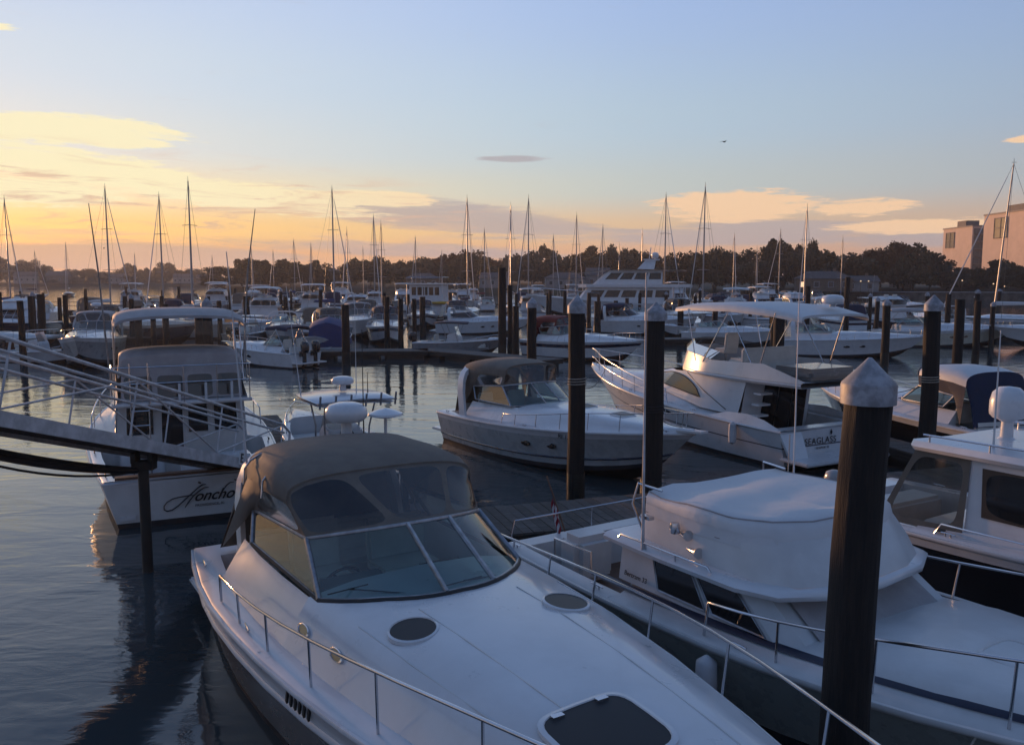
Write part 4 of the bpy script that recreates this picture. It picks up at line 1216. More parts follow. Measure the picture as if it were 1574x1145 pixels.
# helm and seats behind the glass
MB().prism([(3.96, -1.1, 1.50), (3.96, 1.1, 1.50), (3.50, 1.12, 1.46), (3.50, -1.12, 1.46)], (0, 0, -.08)).build('dashboard', 'dash', A, 30)
MB().prism([(3.75, -.95, 1.40), (3.35, -.95, 1.54), (3.25, -.95, 1.05), (3.75, -.95, 1.05)], (0, .75, 0)).build('helm_console', 'dash', A, 30, bevel=.03)
wheel(A, (3.22, -.6, 1.42), .20, .6)
seat_block(A, (2.55, -.62, 1.18), .62, .5, .62)
seat_block(A, (2.6, .45, 1.15), .8, .55, .55, name='companion_seat')
MB().box((1.25, .0, .85), (.6, 2.1, .35)).box((.98, 0, 1.22), (.2, 2.1, .5)).build('bench_seat', 'seat', A, 40, bevel=.06)
MB().box((3.6, .45, 1.2), (.1, .5, .7)).build('companionway_door', 'teak', A, 30)
# hatches, ports, fittings
for x, y in ((5.5, -.80), (5.72, .72)):
    ellipse_hatch(A, (x, y, zdeck(HA, x, y, hfA) + .012), .21, .21, (-.05, -.10 * (1 if y > 0 else -1)), 'smoked', 'gel', name='deck_light')
def zA(x, y): return zdeck(HA, x, y, hfA)
ellipse_hatch(A, (7.72, -.36, zA(7.72, -.36) + .012), .36, .38, ((zA(7.9, 0) - zA(7.0, 0)) / .9, (zA(7.7, -.2) - zA(7.7, -.5)) / .3), 'smoked', 'gel', sup=4.5, name='foredeck_hatch')
for sg in (1, -1):
    for x in (4.2, 4.95):
        t = x / HA.L; w = HA.w(t); y0, y1 = w * .83, w * .70
        p0 = Vector((x, sg * y0, zA(x, y0))); p1 = Vector((x, sg * y1, zA(x, y1))); c = (p0 + p1) / 2; up = (p1 - p0).normalized(); nr = Vector((0, sg * up.z, abs(up.y)))
        def lp(k, o): return [c + Vector((.13 * k * math.cos(a), 0, 0)) + up * (.045 * k * math.sin(a)) + nr * o for a in [2 * PI * i / 20 for i in range(20)]]
        pl = MB().loft([lp(1.2, -.02), lp(1.2, .018), lp(1.0, .022), lp(.92, .008)], wrap=True).build('portlight', 'steel', A, 50)
        MB().poly(lp(.93, .012)).build('lens', 'dark', pl, 0)
    v = [HA.side(.42 + k * .008, .88, sg) + Vector((0, sg * .012, 0)) for k in range(6)]
    for p in v: MB().box(p, (.04, .02, .13), 0, .35).build('vent_louver', 'rubber', A, 0)
    for t in (.08, .30, .60): cleat(A, (HA.L * t, sg * (HA.w(t) - .13), HA.zt(t) + .05), .1 * sg)
HA.rail(A, .215, 1.0, .60, [.28, .36, .45, .55, .66, .77, .87, .95], h0=.34, inset=.13, r=.015, lean=.03)
# moulded seams of the foredeck and the anchor gear
for sg in (1, -1):
    MB().tube([Vector((x, sg * y, zA(x, y) + .001)) for x, y in ((5.1, .55), (6.0, .52), (7.0, .47), (8.0, .40), (9.0, .30), (10.0, .18))], .006, 5).build('deck_seam', 'gelold', A)
    MB().tube([Vector((x, sg * y, zA(x, y) + .001)) for x, y in ((5.0, 1.12), (6.0, 1.05), (7.0, .93), (8.0, .76), (9.0, .55))], .006, 5).build('deck_seam', 'gelold', A)
    for x in (7.40,): MB().box((x, sg * .2 - .36, zA(x, -.36 + sg * .2) + .03), (.05, .10, .025)).build('hatch_hinge', 'steel', A, 30)
MB().lathe([(.09, 0), (.10, .06), (.07, .10), (.08, .16), (.0, .17)], (9.9, 0, zA(9.9, 0)), 14).build('windlass', 'steel', A)
MB().box((10.9, 0, 1.46), (.9, .3, .06)).build('anchor_pulpit', 'gel', A, 30, bevel=.02)
# wipers
for y0, y1 in ((-.2, -.95), (.75, .15)):
    a = Vector((4.82 - .5 * (abs(y0) / 1.24) ** 2, y0, 1.66)); b = Vector((4.72 - .7 * (abs(y1) / 1.24) ** 2, y1, 1.72))
    MB().tube([a, b], .008, 5).tube([b - Vector((-.01, .22, .01)), b + Vector((.03, .2, .02))], .007, 5).build('wiper', 'rubber', A)
# arch behind the canopy with dome and antennas
radar_arch(A, .95, 1.18, 1.08, 2.52, 'gel', .35, .2)
radar_dome(A, (.75, .42, 2.80), .30, .27, stalk=.32)
MB().lathe([(.0, .10), (.13, .075), (.25, .03), (.26, 0), (.15, -.03), (.03, -.04)], (.8, 1.0, 2.84), 20).tube([(.8, 1.0, 2.82), (.8, 1.0, 2.50)], .025, 8).build('satellite_antenna', 'gel', A, 40)
whip(A, (.75, -1.0, 2.35), 2.8, (.35, -.25)); whip(A, (.9, .62, 2.6), 1.5, (0, 0), .009, 'rubber')
MB().box((-.40, 0, .33), (.95, 3.0, .08)).build('swim_platform', 'gel', A, 30, bevel=.03)
# tubular stern rack
MB().tube([(.1, 1.5, 1.1), (-.05, 1.6, 1.75), (-.05, .9, 1.75), (.1, .9, 1.1)], .016, 6).tube([(-.05, 1.6, 1.75), (-.55, 1.6, 1.72), (-.1, 1.55, 1.15)], .016, 6).tube([(-.55, 1.6, 1.72), (-.55, .9, 1.72), (-.05, .9, 1.75)], .016, 6).build('stern_rack', 'steel', A)
MB().box((-.3, 1.3, 1.05), (.5, .5, .25)).build('stern_locker', 'gel', A, 30, bevel=.03)

# ---- flybridge convertible with white bridge cover
Bb = thing('flybridge_cruiser', 'weathered white flybridge cruiser with white vinyl bridge cover and navy cabin stripe', 'motorboat', (1.2, 13.1, 0), R(-57.3))
HB = Hull(9.6, 3.5, .86, 1.30, ts=.93, tm=.36, p=2.4, rake=1.1, sp=1.9)
HB.shell(Bb, [('boot_stripe', 0, .16, 'black'), ('hull_side', .16, .93, 'sage'), ('hull_topside', .93, 1.0, 'gelold')], 'boot', 'gelold', .035)
HB.cockpit(Bb, .27, inset=.26, floor=.35, mat='gelold', fmat='teak', aft=.3)
hfB = lambda t: .10 + .10 * sstep((t - .50) / .1) * (1 - sstep((t - .6) / .38))
HB.deck(Bb, .27, .1, hf=hfB, side=.86, trunk=.74, mat='gelold')
HB.band('toe_stripe', 1.0, 1.0, 'gelold', Bb)
for sg in (1, -1):        # navy stripe along the cabin foot
    MB().loft([[Vector((HB.L * t, sg * (HB.w(t) * .825 + .012), HB.zt(t) + .095)), Vector((HB.L * t, sg * (HB.w(t) * .795 + .014), HB.zt(t) + .13)), Vector((HB.L * t, sg * HB.w(t) * .785, HB.zt(t) + .14))] for t in lin(.2, .93, 20)]).build('cabin_stripe', 'stripe', Bb, 60)
z0, z1 = 1.06, 1.53
cabB, PB = house_box(Bb, 2.40, 4.55, 5.25, 1.36, 1.30, z0, z1, 'gelold', 'dark', ((.30, .62), (.66, .97)), fr3=False, vb=.14, vt=.90, yf=.90)
# raked triangular end of the side glass
sub_patch(patch([Vector((5.26, -1.1, z0 + .02)), Vector((5.26, 1.1, z0 + .02))], [Vector((4.60, -1.06, z1 - .02)), Vector((4.60, 1.06, z1 - .02))]), .03, .97, .1, .95, 2, 2, (.014, 0, .01)).build('windshield_cover', 'canvasgrey', cabB, 0)
# bridge base moulding with a soft edge and hand rails
out = [(1.95, 1.42), (3.0, 1.46), (4.1, 1.44), (4.55, 1.28), (4.80, .8), (4.88, 0), (4.80, -.8), (4.55, -1.28), (4.1, -1.44), (3.0, -1.46), (1.95, -1.42)]
def outl(dx, k, z): return [Vector((x + .25 + dx * (x > 4), y * k, z)) for x, y in out]
MB().loft([outl(0, .96, z1 - .03), outl(.04, 1.02, z1), outl(.05, 1.03, z1 + .05), outl(.02, .99, z1 + .09), outl(-.05, .93, z1 + .10)]).poly(outl(-.05, .93, z1 + .10)).poly(list(reversed(outl(0, .96, z1 - .03)))).build('bridge_moulding', 'gel', Bb, 50)
bz = z1 + .10
out2 = [(2.25, 1.22), (3.2, 1.30), (4.05, 1.26), (4.42, 1.05), (4.60, .6), (4.66, 0), (4.60, -.6), (4.42, -1.05), (4.05, -1.26), (3.2, -1.30), (2.25, -1.22)]
def o2(k, dx, z, zaft=0.0): return [Vector((x + .45 - dx * (x > 3.9), y * k, z * .93 + bz * .07 + (zaft if x < 2.5 else 0))) for x, y in out2]
MB().loft([o2(1, 0, bz), o2(.99, .12, bz + .22), o2(.965, .30, bz + .45)]).build('flybridge_coaming', 'gelold', Bb, 50)
# vinyl cover: skirt below, sagging top
sk = [o2(.975, .27, bz + .36), o2(.975, .34, bz + .56), o2(.94, .40, bz + .63), o2(.62, .55, bz + .67), o2(.0, .65, bz + .64)]
mb = MB(); rows = []
for a, b in zip(sk[:-1], sk[1:]):
    for q in ((0, .5) if b is not sk[-1] else (0, .5, 1)): rows.append([Vector(lerp(u_, v_, q)) for u_, v_ in zip(a, b)])
fine_rows = []
for r in rows:
    fr_ = []
    for u_, v_ in zip(r[:-1], r[1:]): fr_ += [Vector(lerp(u_, v_, q)) for q in (0, .25, .5, .75)]
    fine_rows.append(fr_ + [r[-1]])
for k, r in enumerate(fine_rows):
    for p in r:
        w_ = min(1, max(0, k - 2) / 3)
        p.z += w_ * (.012 * math.sin(p.x * 6.2 + p.y * 1.5) + .009 * math.sin(p.y * 7 - p.x * 2.1) - .05 * math.exp(-((p.x - 3.0) / .22) ** 2))
        q_ = .010 * math.sin(p.x * 15 + p.y * 11) * (1 - w_); p.y += q_ * (1 if p.y > 0 else -1)
mb.loft(fine_rows)
for r in fine_rows[4], fine_rows[0]: MB().tube(r, .010, 5).build('cover_piping', 'canvasgrey', Bb)
cv = mb.build('bridge_cover', 'canvaswhite', Bb, 60)
MB().loft([[p + Vector((0, 0, .0)) for p in o2(.985, .24, bz + .32)], [p for p in o2(.985, .33, bz + .47)]]).build('cover_skirt', 'canvaswhite', cv, 60)
for sg in (1, -1):
    MB().tube([(2.5, sg * 1.46, z1 + .10), (2.55, sg * 1.46, z1 + .15), (4.0, sg * 1.46, z1 + .15), (4.05, sg * 1.46, z1 + .10)], .014, 6).build('hand_rail', 'steel', Bb)
    for x in (3.0, 3.5): MB().tube([(x, sg * 1.46, z1 + .08), (x, sg * 1.46, z1 + .15)], .012, 6).build('rail_post', 'steel', Bb)
    MB().tube([(2.6, sg * 1.15, bz + .05), (2.45, sg * 1.2, bz + .38), (2.5, sg * 1.15, bz + .64), (2.9, sg * 1.12, bz + .62)], .016, 6).build('bridge_grab_rail', 'steel', Bb)
    MB().tube([(1.2, sg * 1.5, 1.0), (1.2, sg * 1.5, 1.28), (2.0, sg * 1.5, 1.30), (2.0, sg * 1.5, 1.05)], .014, 6).build('cockpit_rail', 'steel', Bb)
MB().tube([(.1, -1.5, 1.0), (.12, -1.45, 1.25), (.12, 1.45, 1.25), (.1, 1.5, 1.0)], .015, 6).tube([(.12, 0, 1.25), (.1, 0, .95)], .012, 6).build('stern_rail', 'steel', Bb)
HB.rail(Bb, .44, 1.0, .62, [.53, .63, .74, .84, .93], h0=.40, inset=.12, r=.016, lean=.04, mid=False)
# chrome horns and searchlight on the bridge side
for x, z in ((3.45, bz + .26), (3.62, bz + .10)):
    MB().tube([(x - .1, -1.29, z), (x + .02, -1.31, z), (x + .12, -1.33, z + .01)], [.022, .03, .065], 12).build('horn', 'steel', Bb)
MB().lathe([(.05, -.06), (.065, 0), (.05, .06)], (3.38, -1.36, bz + .32), 12).build('searchlight', 'steel', Bb)
whip(Bb, (2.95, -1.46, z1 + .05), 3.3, (-.02, 0), .017, 'alupaint'); whip(Bb, (2.9, 1.3, z1 + .1), 3.0, (-.1, .1), .013)
MB().box((2.95, -1.40, bz + .35), (.16, .08, .04)).build('antenna_bracket', 'steel', Bb)
# flag at the stern
st = MB().tube([(.15, -.55, .95), (-.25, -.62, 1.75)], .014, 6).build('flag_staff', 'teak', Bb)
def fl(u, v): return Vector((-.02 - .18 * v * .4 - .18 * u, -.57 - .03 * math.sin(u * 9) - .02 * u + .02 * math.sin(v * 6), 1.30 + .36 * v - .22 * u))
P = lambda u, v: Vector((.02 - .20 * v + .20 * u * .3, -.585 - .035 * math.sin(u * 8 + v * 2), 1.22 + .40 * v - .42 * u))
for i in range(7): sub_patch(P, .4 if i > 2 else 0, 1, i / 7, (i + 1) / 7, 6, 2).build('flag_stripe', 'flagr' if i % 2 == 0 else 'flagw', Bb, 0) if i <= 2 else sub_patch(P, .42, 1, i / 7, (i + 1) / 7, 6, 2).build('flag_stripe', 'flagr' if i % 2 == 0 else 'flagw', Bb, 0)
sub_patch(P, 0, .42, 3 / 7, 1, 4, 3).build('flag_canton', 'flagb', Bb, 0)
MB().box((.75, -.6, .75), (.5, .7, .7)).build('fighting_chair', 'gelold', Bb, 40, bevel=.1)
MB().box((1.9, .3, .8), (.5, 1.7, .8)).build('cockpit_locker', 'gelold', Bb, 30, bevel=.04)
MB().lathe([(.02, -.35), (.11, -.28), (.12, 0), (.11, .28), (.02, .35)], (4.35, -1.80, .55), 14).build('fender', 'fender', Bb, 50)
# anchor gear and lines on the foredeck
MB().box((8.9, 0, 1.47), (.9, .34, .08)).build('anchor_pulpit', 'gelold', Bb, 30)
MB().tube([(7.3, .5, 1.52), (8.6, .1, 1.56)], .03, 6).tube([(8.5, .1, 1.56), (8.3, .45, 1.5)], .025, 6).tube([(8.5, .1, 1.56), (8.35, -.25, 1.5)], .025, 6).build('anchor', 'rubber', Bb)
ellipse_hatch(Bb, (6.6, 0, HB.zt(.69) + .22), .28, .28, (-.03, 0), 'gelold', 'gelold', sup=5)
for sg in (1, -1):
    for t in (.03, .24, .48, .80): cleat(Bb, (HB.L * t, sg * (HB.w(t) - .10), HB.zt(t) + .05))
text_mesh('name_badge', 'Bertram 33', .09, 'letter', Bb, (2.72, -1.372, 1.17), (R(90), 0, 0), shear=.2)
def wB(x, y, z):
    a = R(-57.3); return Vector((1.2 + x * math.cos(a) - y * math.sin(a), 13.1 + x * math.sin(a) + y * math.cos(a), z))
def wA(x, y, z):
    a = R(-58); return Vector((-3.12 + x * math.cos(a) - y * math.sin(a), 12.35 + x * math.sin(a) + y * math.cos(a), z))
rope('mooring_line', [wB(8.3, -.4, 1.45), wB(6.9, -1.25, 1.12), (2.9, 6.2, .2)], .06, 'pale mooring line trailing over the foredeck of the flybridge cruiser')

# ---- dock gear and mooring lines
hs = thing('garden_hose', 'coiled green hose lying on the walkway beside the black hulled cruiser', 'hose', (7.6, 17.2, .50), 0)
M['hosegreen'] = make_mat('hose_green', (.03, .10, .07), .5, var=.1)
MB().tube([((.30 - .02 * k / 18) * math.cos(k * .35), (.30 - .02 * k / 18) * math.sin(k * .35), .03 + .0022 * k) for k in range(90)], .016, 6).build('coil', 'hosegreen', hs, 60)
rope('mooring_line', [wA(.2, 1.5, 1.1), (-.6, 13.9, .55)], .08, 'slack stern line from the taupe canopy cruiser to the walkway')
rope('mooring_line', [wB(.3, 1.4, .95), (3.3, 15.0, .55)], .07, 'slack stern line from the flybridge cruiser to the walkway')
rope('mooring_line', [(4.05, 19.4, 1.42), (2.85, 17.05, 2.1)], .10, 'bow line of the grey hulled cruiser made fast to its piling')
rope('mooring_line', [(3.4, 30.2, 1.75), (1.35, 17.6, 2.6)], .35, 'long dark line from the yacht bow to the piling with rounded cap', .010, 'ropedark')
rope('mooring_line', [(6.9, 20.7, .98), (5.9, 17.75, .55)], .10, 'stern line of the white yacht leading to the walkway')
rope('mooring_line', [(12.9, 21.0, .95), (12.2, 19.7, .55)], .08, 'short stern line of the navy canopy boat')
rope('mooring_line', [(11.2, 28.6, 1.25), (9.75, 19.6, 2.4)], .30, 'line from the black hull bow to the pointed cap piling', .010, 'ropedark')
for (x, y, z, r, l) in ((1.36, 17.55, 2.6, .19, 'rope turns round the piling with rounded cap'), (2.875, 17.05, 2.1, .215, 'rope turns round the piling off the cruiser bow'), (9.75, 19.6, 2.4, .20, 'rope turns round the pointed cap piling')):
    tag(MB().tube([(x + r * math.cos(k * .5), y + r * math.sin(k * .5), z + .0045 * k) for k in range(40)], .012, 6).build('rope_turns', 'ropedark' if r > .2 else 'rope', None, 60), l, 'rope')

# ---- sportfisher seen from the stern
Ho = thing('sportfishing_boat', 'older white sportfishing boat with a flybridge enclosure, stern name in script', 'motorboat', (-6.3, 16.5, 0), R(115))
HH = Hull(10.6, 4.05, .92, 1.75, ts=.83, tm=.40, p=2.3, rake=1.2)
HH.shell(Ho, [('boot_stripe', 0, .14, 'boot'), ('hull_side', .14, .93, 'gelold'), ('hull_topside', .93, 1, 'gel')], 'boot', 'gel', .035)
HH.cockpit(Ho, .29, inset=.24, floor=.32, mat='gel', fmat='teak', aft=.26)
HH.deck(Ho, .29, .1, side=.84, trunk=.72, mat='gelold', hf=lambda t: .06 + .25 * sstep((t - .55) / .1) * (1 - sstep((t - .68) / .3)))
z0, z1 = .98, 2.06
cabH, PH = house_box(Ho, 3.0, 5.3, 6.4, 1.42, 1.34, z0, z1, 'gelold', 'dark', ((.08, .48), (.54, .94)))
Pa = patch([Vector((2.985, 1.40, .40)), Vector((2.985, -1.40, .40))], [Vector((2.985, 1.33, z1)), Vector((2.985, -1.33, z1))])
MB().loft([[Pa(u, v) + Vector((.008, 0, 0)) for u in (0, 1)] for v in (0, 1)]).build('aft_bulkhead', 'gelold', cabH, 0)
for a, b, lo, hi in ((.06, .27, .55, .93), (.33, .50, .30, .94), (.54, .70, .55, .94), (.75, .94, .55, .93)):
    sub_patch(Pa, a, b, lo, hi, 2, 2, (-.012, 0, 0)).build('window_pane', 'dark', cabH, 0)
    MB().tube([Pa(a, lo), Pa(b, lo), Pa(b, hi), Pa(a, hi)], .02, 4, closed=True).build('window_frame', 'gel', cabH, 0)
MB().box((3.85, 0, z1 + .04), (3.3, 2.95, .08)).build('flybridge_deck', 'gel', Ho, 30, bevel=.03)
out = [(2.35, 1.36), (4.4, 1.40), (5.1, 1.1), (5.3, 0), (5.1, -1.1), (4.4, -1.40), (2.35, -1.36)]
MB().loft([[Vector((x, y, z1 + .08)) for x, y in out], [Vector((x - .08 * (x > 4), y * .98, z1 + .72 * (x > 3) + .2 * (x < 3))) for x, y in out]]).build('flybridge_coaming', 'gelold', Ho, 40)
# canvas enclosure of the bridge: solid top, clear lower aft panels
er = arch_rows([(2.62, 1.26, 2.78, 3.16), (2.75, 1.30, 2.84, 3.24), (3.8, 1.30, 2.84, 3.27), (4.8, 1.15, 2.76, 3.14), (5.15, .95, 2.70, 2.95)], 15, .3)
en = MB().loft(er)
en.loft([[Vector((p.x, p.y, p.z)) for p in er[0]], [Vector((p.x - .03, p.y, 2.70)) for p in er[0]]])
for k in (0, -1): en.loft([[r[k] for r in er], [Vector((r[k].x, r[k].y * 1.02, z1 + .60)) for r in er]])
en.loft([er[-1], [Vector((p.x + .05, p.y, z1 + .7)) for p in er[-1]]])
enc = en.build('bridge_enclosure', 'canvasgrey', Ho, 50)
Pv = patch([Vector((2.50, 1.27, z1 + .10)), Vector((2.50, -1.27, z1 + .10))], [Vector((2.59, 1.25, 2.72)), Vector((2.59, -1.25, 2.72))])
for a, b in ((0, .27), (.27, .52), (.52, .77), (.77, 1)):
    bd, wn = ring_panel(Pv, a, b, 0, 1, .02, .06, .2, 24)
    q = bd.build('aft_panel', 'canvasgrey', enc, 0); wn.build('vinyl_window', 'vinylsmoke', q, 0)
# bridge rail, ladder, rod holders
for z in (z1 + .50, z1 + .86): MB().tube([(3.0, 1.44, z), (2.28, 1.44, z), (2.22, 1.38, z), (2.22, -1.38, z), (2.28, -1.44, z), (3.0, -1.44, z)], .014, 6).build('bridge_rail', 'steel', Ho)
for y in (1.4, .7, 0, -.7, -1.4): MB().tube([(2.23, y, z1 + .06), (2.22, y, z1 + .86)], .013, 6).build('rail_post', 'steel', Ho)
for y in (.1, -.45, -1.0): MB().tube([(2.15, y, z1 + .10), (2.12, y, z1 + .48)], .028, 8).build('rod_holder', 'gel', Ho)
for y in (1.08, .72): MB().tube([(2.55, y, .35), (2.18, y, z1 + .1), (2.2, y, z1 + .95)], .016, 6).build('ladder_rail', 'steel', Ho)
for k in range(5): MB().tube([(2.50 - k * .075, 1.08, .65 + k * .33), (2.50 - k * .075, .72, .65 + k * .33)], .014, 6).build('ladder_rung', 'steel', Ho)
bimini(Ho, [(5.0, 1.22, 3.78, 4.0), (3.9, 1.38, 3.84, 4.16), (2.7, 1.38, 3.80, 4.12), (2.3, 1.34, 3.72, 4.02)], 'canvasgrey',
       [((x, sg * 1.36, 3.82), (x2, sg * 1.38, z1 + .4)) for sg in (1, -1) for x, x2 in ((2.4, 2.5), (3.4, 3.1), (4.6, 4.5))])
MB().loft([[(4.6, 1.30, 3.8), (4.4, 1.36, 2.9)], [(5.2, .9, 3.75), (5.15, 1.0, 2.9)], [(5.25, 0, 3.8), (5.3, 0, 2.95)], [(5.2, -.9, 3.75), (5.15, -1.0, 2.9)], [(4.6, -1.30, 3.8), (4.4, -1.36, 2.9)]]).build('bridge_windscreen', 'vinyl', Ho, 60)
def sc(pts): return [Vector((-.03, -(x - 800) * .00105 - .05, .52 - (y - 450) * .00098)) for x, y in pts]
MB().tube(sc([(935, 225), (870, 225), (800, 270), (690, 370), (560, 490), (430, 610), (320, 685), (230, 700), (180, 660), (180, 590), (230, 520), (330, 460), (450, 435), (600, 425), (700, 420)]), [.006] + [.013] * 8 + [.011] * 5 + [.005], 6).build('name_capital', 'letter', Ho)
MB().tube(sc([(985, 285), (900, 290), (820, 340), (700, 440), (600, 570), (545, 660)]), [.005, .010, .014, .014, .013, .009], 6).build('name_stroke', 'letter', Ho)
MB().tube(sc([(1445, 235), (1380, 230), (1300, 290), (1230, 400), (1190, 505)]), [.005, .010, .012, .012, .010], 6).build('name_ascender', 'letter', Ho)
MB().tube(sc([(815, 190), (825, 165)]), .03, 8).build('name_dot', 'letter', Ho)
text_mesh('stern_name', 'oncho', .30, 'letter', Ho, (-.028, -.05 - .275, .515), (R(90), 0, R(-90)), shear=.5, bold=.004)
text_mesh('home_port', 'PROVIDENCE, RI', .075, 'letter', Ho, (-.026, -.25, .33), (R(90), 0, R(-90)))
MB().box((-.03, 1.25, .22), (.02, .28, .09)).build('exhaust_flap', 'gel', Ho, 0)
MB().box((.9, -.5, .75), (.5, 1.4, .8)).build('fish_box', 'gel', Ho, 30, bevel=.04)
MB().box((2.75, .9, .75), (.45, .9, .8)).build('tackle_station', 'gel', Ho, 30, bevel=.04)
MB().box((.12, 0, .985), (.20, 2.9, .05)).build('covering_board', 'teak', Ho, 20)
HH.rail(Ho, .42, 1.0, .6, [.5, .6, .7, .8, .9], h0=.4, r=.015)
for sg in (1, -1):
    for t in (.04, .25): cleat(Ho, (HH.L * t, sg * (HH.w(t) - .12), HH.zt(t) + .05), 0, 'rubber')
    MB().tube([(4.0, sg * 1.45, z1), (3.4, sg * 1.6, 5.0), (2.6, sg * 1.7, 6.4)], [.022, .018, .008], 6).build('outrigger', 'alu', Ho)
a_ = R(115)
def wH(x, y, z): return Vector((-6.3 + x * math.cos(a_) - y * math.sin(a_), 16.5 + x * math.sin(a_) + y * math.cos(a_), z))
rope('mooring_line', [wH(.3, -.3, 1.0), wH(-.1, -.9, .75), wH(-1.0, -2.0, .55)], .05, 'dark stern line crossing the transom of the sportfishing boat', .012, 'ropedark')

# ---- grey hulled express cruiser moored beyond the walkway
Ie, HI = express('express_cruiser', 'white decked express cruiser with pale grey hull and taupe canopy, lying behind two pilings', (-1.09, 25.82), -54.7, 8.9, 3.15, .88, 1.38, 'palegrey', None, 'canvas', 'full', True)
HI.rub('navy', Ie, .03, .30, 'hull_line')
for sg in (1, -1): text_mesh('registration', 'RI 1565 P', .17, 'letter', Ie, (6.0, sg * (HI.w(.68) * .965 + .012), 1.0), (R(84), 0, R(16) if sg < 0 else R(164)))

# ---- flybridge motor yacht "SeaGlass"
Jy = thing('flybridge_yacht', 'sleek white flybridge yacht with bronze windows and a long white bimini', 'motorboat', (8.05, 21.64, 0), R(118))
HJ = Hull(10.8, 3.3, .98, 1.62, ts=.92, tm=.38, p=2.3, rake=1.3)
HJ.shell(Jy, [('boot_stripe', 0, .12, 'boot'), ('hull_side', .12, .56, 'gel'), ('hull_line', .56, .59, 'stripe'), ('hull_topside', .59, 1, 'gel')], 'boot', 'gel', .035)
HJ.cockpit(Jy, .20, inset=.30, floor=.45, mat='gel', fmat='teak', aft=.35)
hfJ = lambda t: .10 + .42 * sstep((t - .28) / .06) * (1 - sstep((t - .58) / .36))
HJ.deck(Jy, .20, .1, side=.84, trunk=.66, mat='gel', hf=hfJ)
# sweeping coachroof: long raked windshield, bronze side glass
L_ = [(1.75, 1.30, 1.15), (3.2, 1.34, 1.2), (5.2, 1.24, 1.5), (6.9, .75, 1.72), (7.3, 0, 1.78)]
U_ = [(1.5, 1.24, 2.12), (3.2, 1.20, 2.14), (4.6, 1.08, 2.12), (5.2, .75, 2.10), (5.4, 0, 2.10)]
lo = [Vector(p) for p in L_] + [Vector((x, -y, z)) for x, y, z in reversed(L_[:-1])]; up = [Vector(p) for p in U_] + [Vector((x, -y, z)) for x, y, z in reversed(U_[:-1])]
PJ = patch(lo, up)
cj = MB().loft([[PJ(u, v) for u in lin(0, 1, 33)] for v in (0, .5, 1)]).build('coachroof', 'gel', Jy, 40)
for sg in (0, 1):
    f = (lambda u: u) if sg == 0 else (lambda u: 1 - u)
    # half-lens side windows
    sgn = 1 if sg == 0 else -1
    def wp(q, v): return PJ(f(.13 + .25 * q), .28 + v * .60 * math.sin(PI * min(max(q, .0), 1)) ** .6) + Vector((.004, sgn * .016, .006))
    MB().loft([[wp(q, v) for v in lin(0, 1, 5)] for q in lin(.0, 1, 18)]).build('side_window', 'bronze', cj, 0)
    MB().tube([wp(q, 1) for q in lin(0, 1, 18)] + [wp(q, 0) for q in lin(.97, .03, 10)], .016, 5, closed=True).build('window_trim', 'rubber', cj, 60)
    MB().tube([p for p in [PJ(f(.04), .1), PJ(f(.12), .5), PJ(f(.2), .97)]], .014, 5).build('styling_line', 'rubber', cj)
    for a, b in ((.46, .495), (.43, .46)) if False else (): pass
for a, b in ((.40, .465), (.47, .53), (.535, .60)): sub_patch(PJ, a, b, .15, .92, 5, 2, (.02, 0, .014)).build('windshield_pane', 'bronze', cj, 0)
for sg in (1, -1):
    for t0, t1 in ((.38, .50),):
        MB().loft([[HJ.side(t, .80, sg) + Vector((0, sg * .012, 0)), HJ.side(t, .80 + .10 * math.sin(PI * (t - t0) / (t1 - t0)) ** .6 + .005, sg) + Vector((0, sg * .012, 0))] for t in lin(t0, t1, 10)]).build('hull_window', 'dark', Jy, 0)
# aft bulkhead with dark sliding doors
Pd = patch([Vector((1.78, 1.28, .46)), Vector((1.78, -1.28, .46))], [Vector((1.52, 1.22, 2.12)), Vector((1.52, -1.22, 2.12))])
sub_patch(Pd, 0, 1, 0, 1, 2, 2).build('aft_bulkhead', 'gel', cj, 0)
for a, b in ((.28, .5), (.505, .72), (.725, .94)): sub_patch(Pd, a, b, .02, .95, 2, 2, (-.02, 0, 0)).build('saloon_door', 'dark', cj, 0)
for k in range(5): MB().box((1.42 - .06 * k, .95, .6 + k * .30), (.26, .42, .05)).build('bridge_step', 'gel', Jy, 0)
# flybridge with swept wings reaching aft
fo = [(-.35, 1.22), (1.0, 1.38), (3.0, 1.36), (4.3, 1.10), (4.9, .6), (5.05, 0)]
fo = fo + [(x, -y) for x, y in reversed(fo[:-1])]
MB().loft([[Vector((x, y * .96, 2.10)) for x, y in fo], [Vector((x, y, 2.17)) for x, y in fo], [Vector((x, y * .97, 2.24)) for x, y in fo]]).poly([Vector((x, y * .97, 2.24)) for x, y in fo]).poly([Vector((x, y * .96, 2.10)) for x, y in reversed(fo)]).build('flybridge_deck', 'gel', Jy, 40)
hz = {0: .06, 1: .42, 2: .36, 3: .50, 4: .60, 5: .62}
rows = []
for k, q in ((0, 0), (.55, 1), (1, 2)):
    r = []
    for i, (x, y) in enumerate(fo):
        j = i if i < 6 else 10 - i
        r.append(Vector((x - .10 * q + .05 * (j == 0) * q, y * (1 - .02 * q), 2.22 + hz[j] * k)))
    rows.append(r)
MB().loft(rows).build('flybridge_coaming', 'gel', Jy, 45)
MB().loft([[Vector((x - .12, y * .955, 2.24 + hz[i if i < 6 else 10 - i])) for i, (x, y) in enumerate(fo) if 1 < i < 9], [Vector((x - .42, y * .90, 2.24 + hz[i if i < 6 else 10 - i] + .22)) for i, (x, y) in enumerate(fo) if 1 < i < 9]]).build('venturi_screen', 'vinylsmoke', Jy, 50)
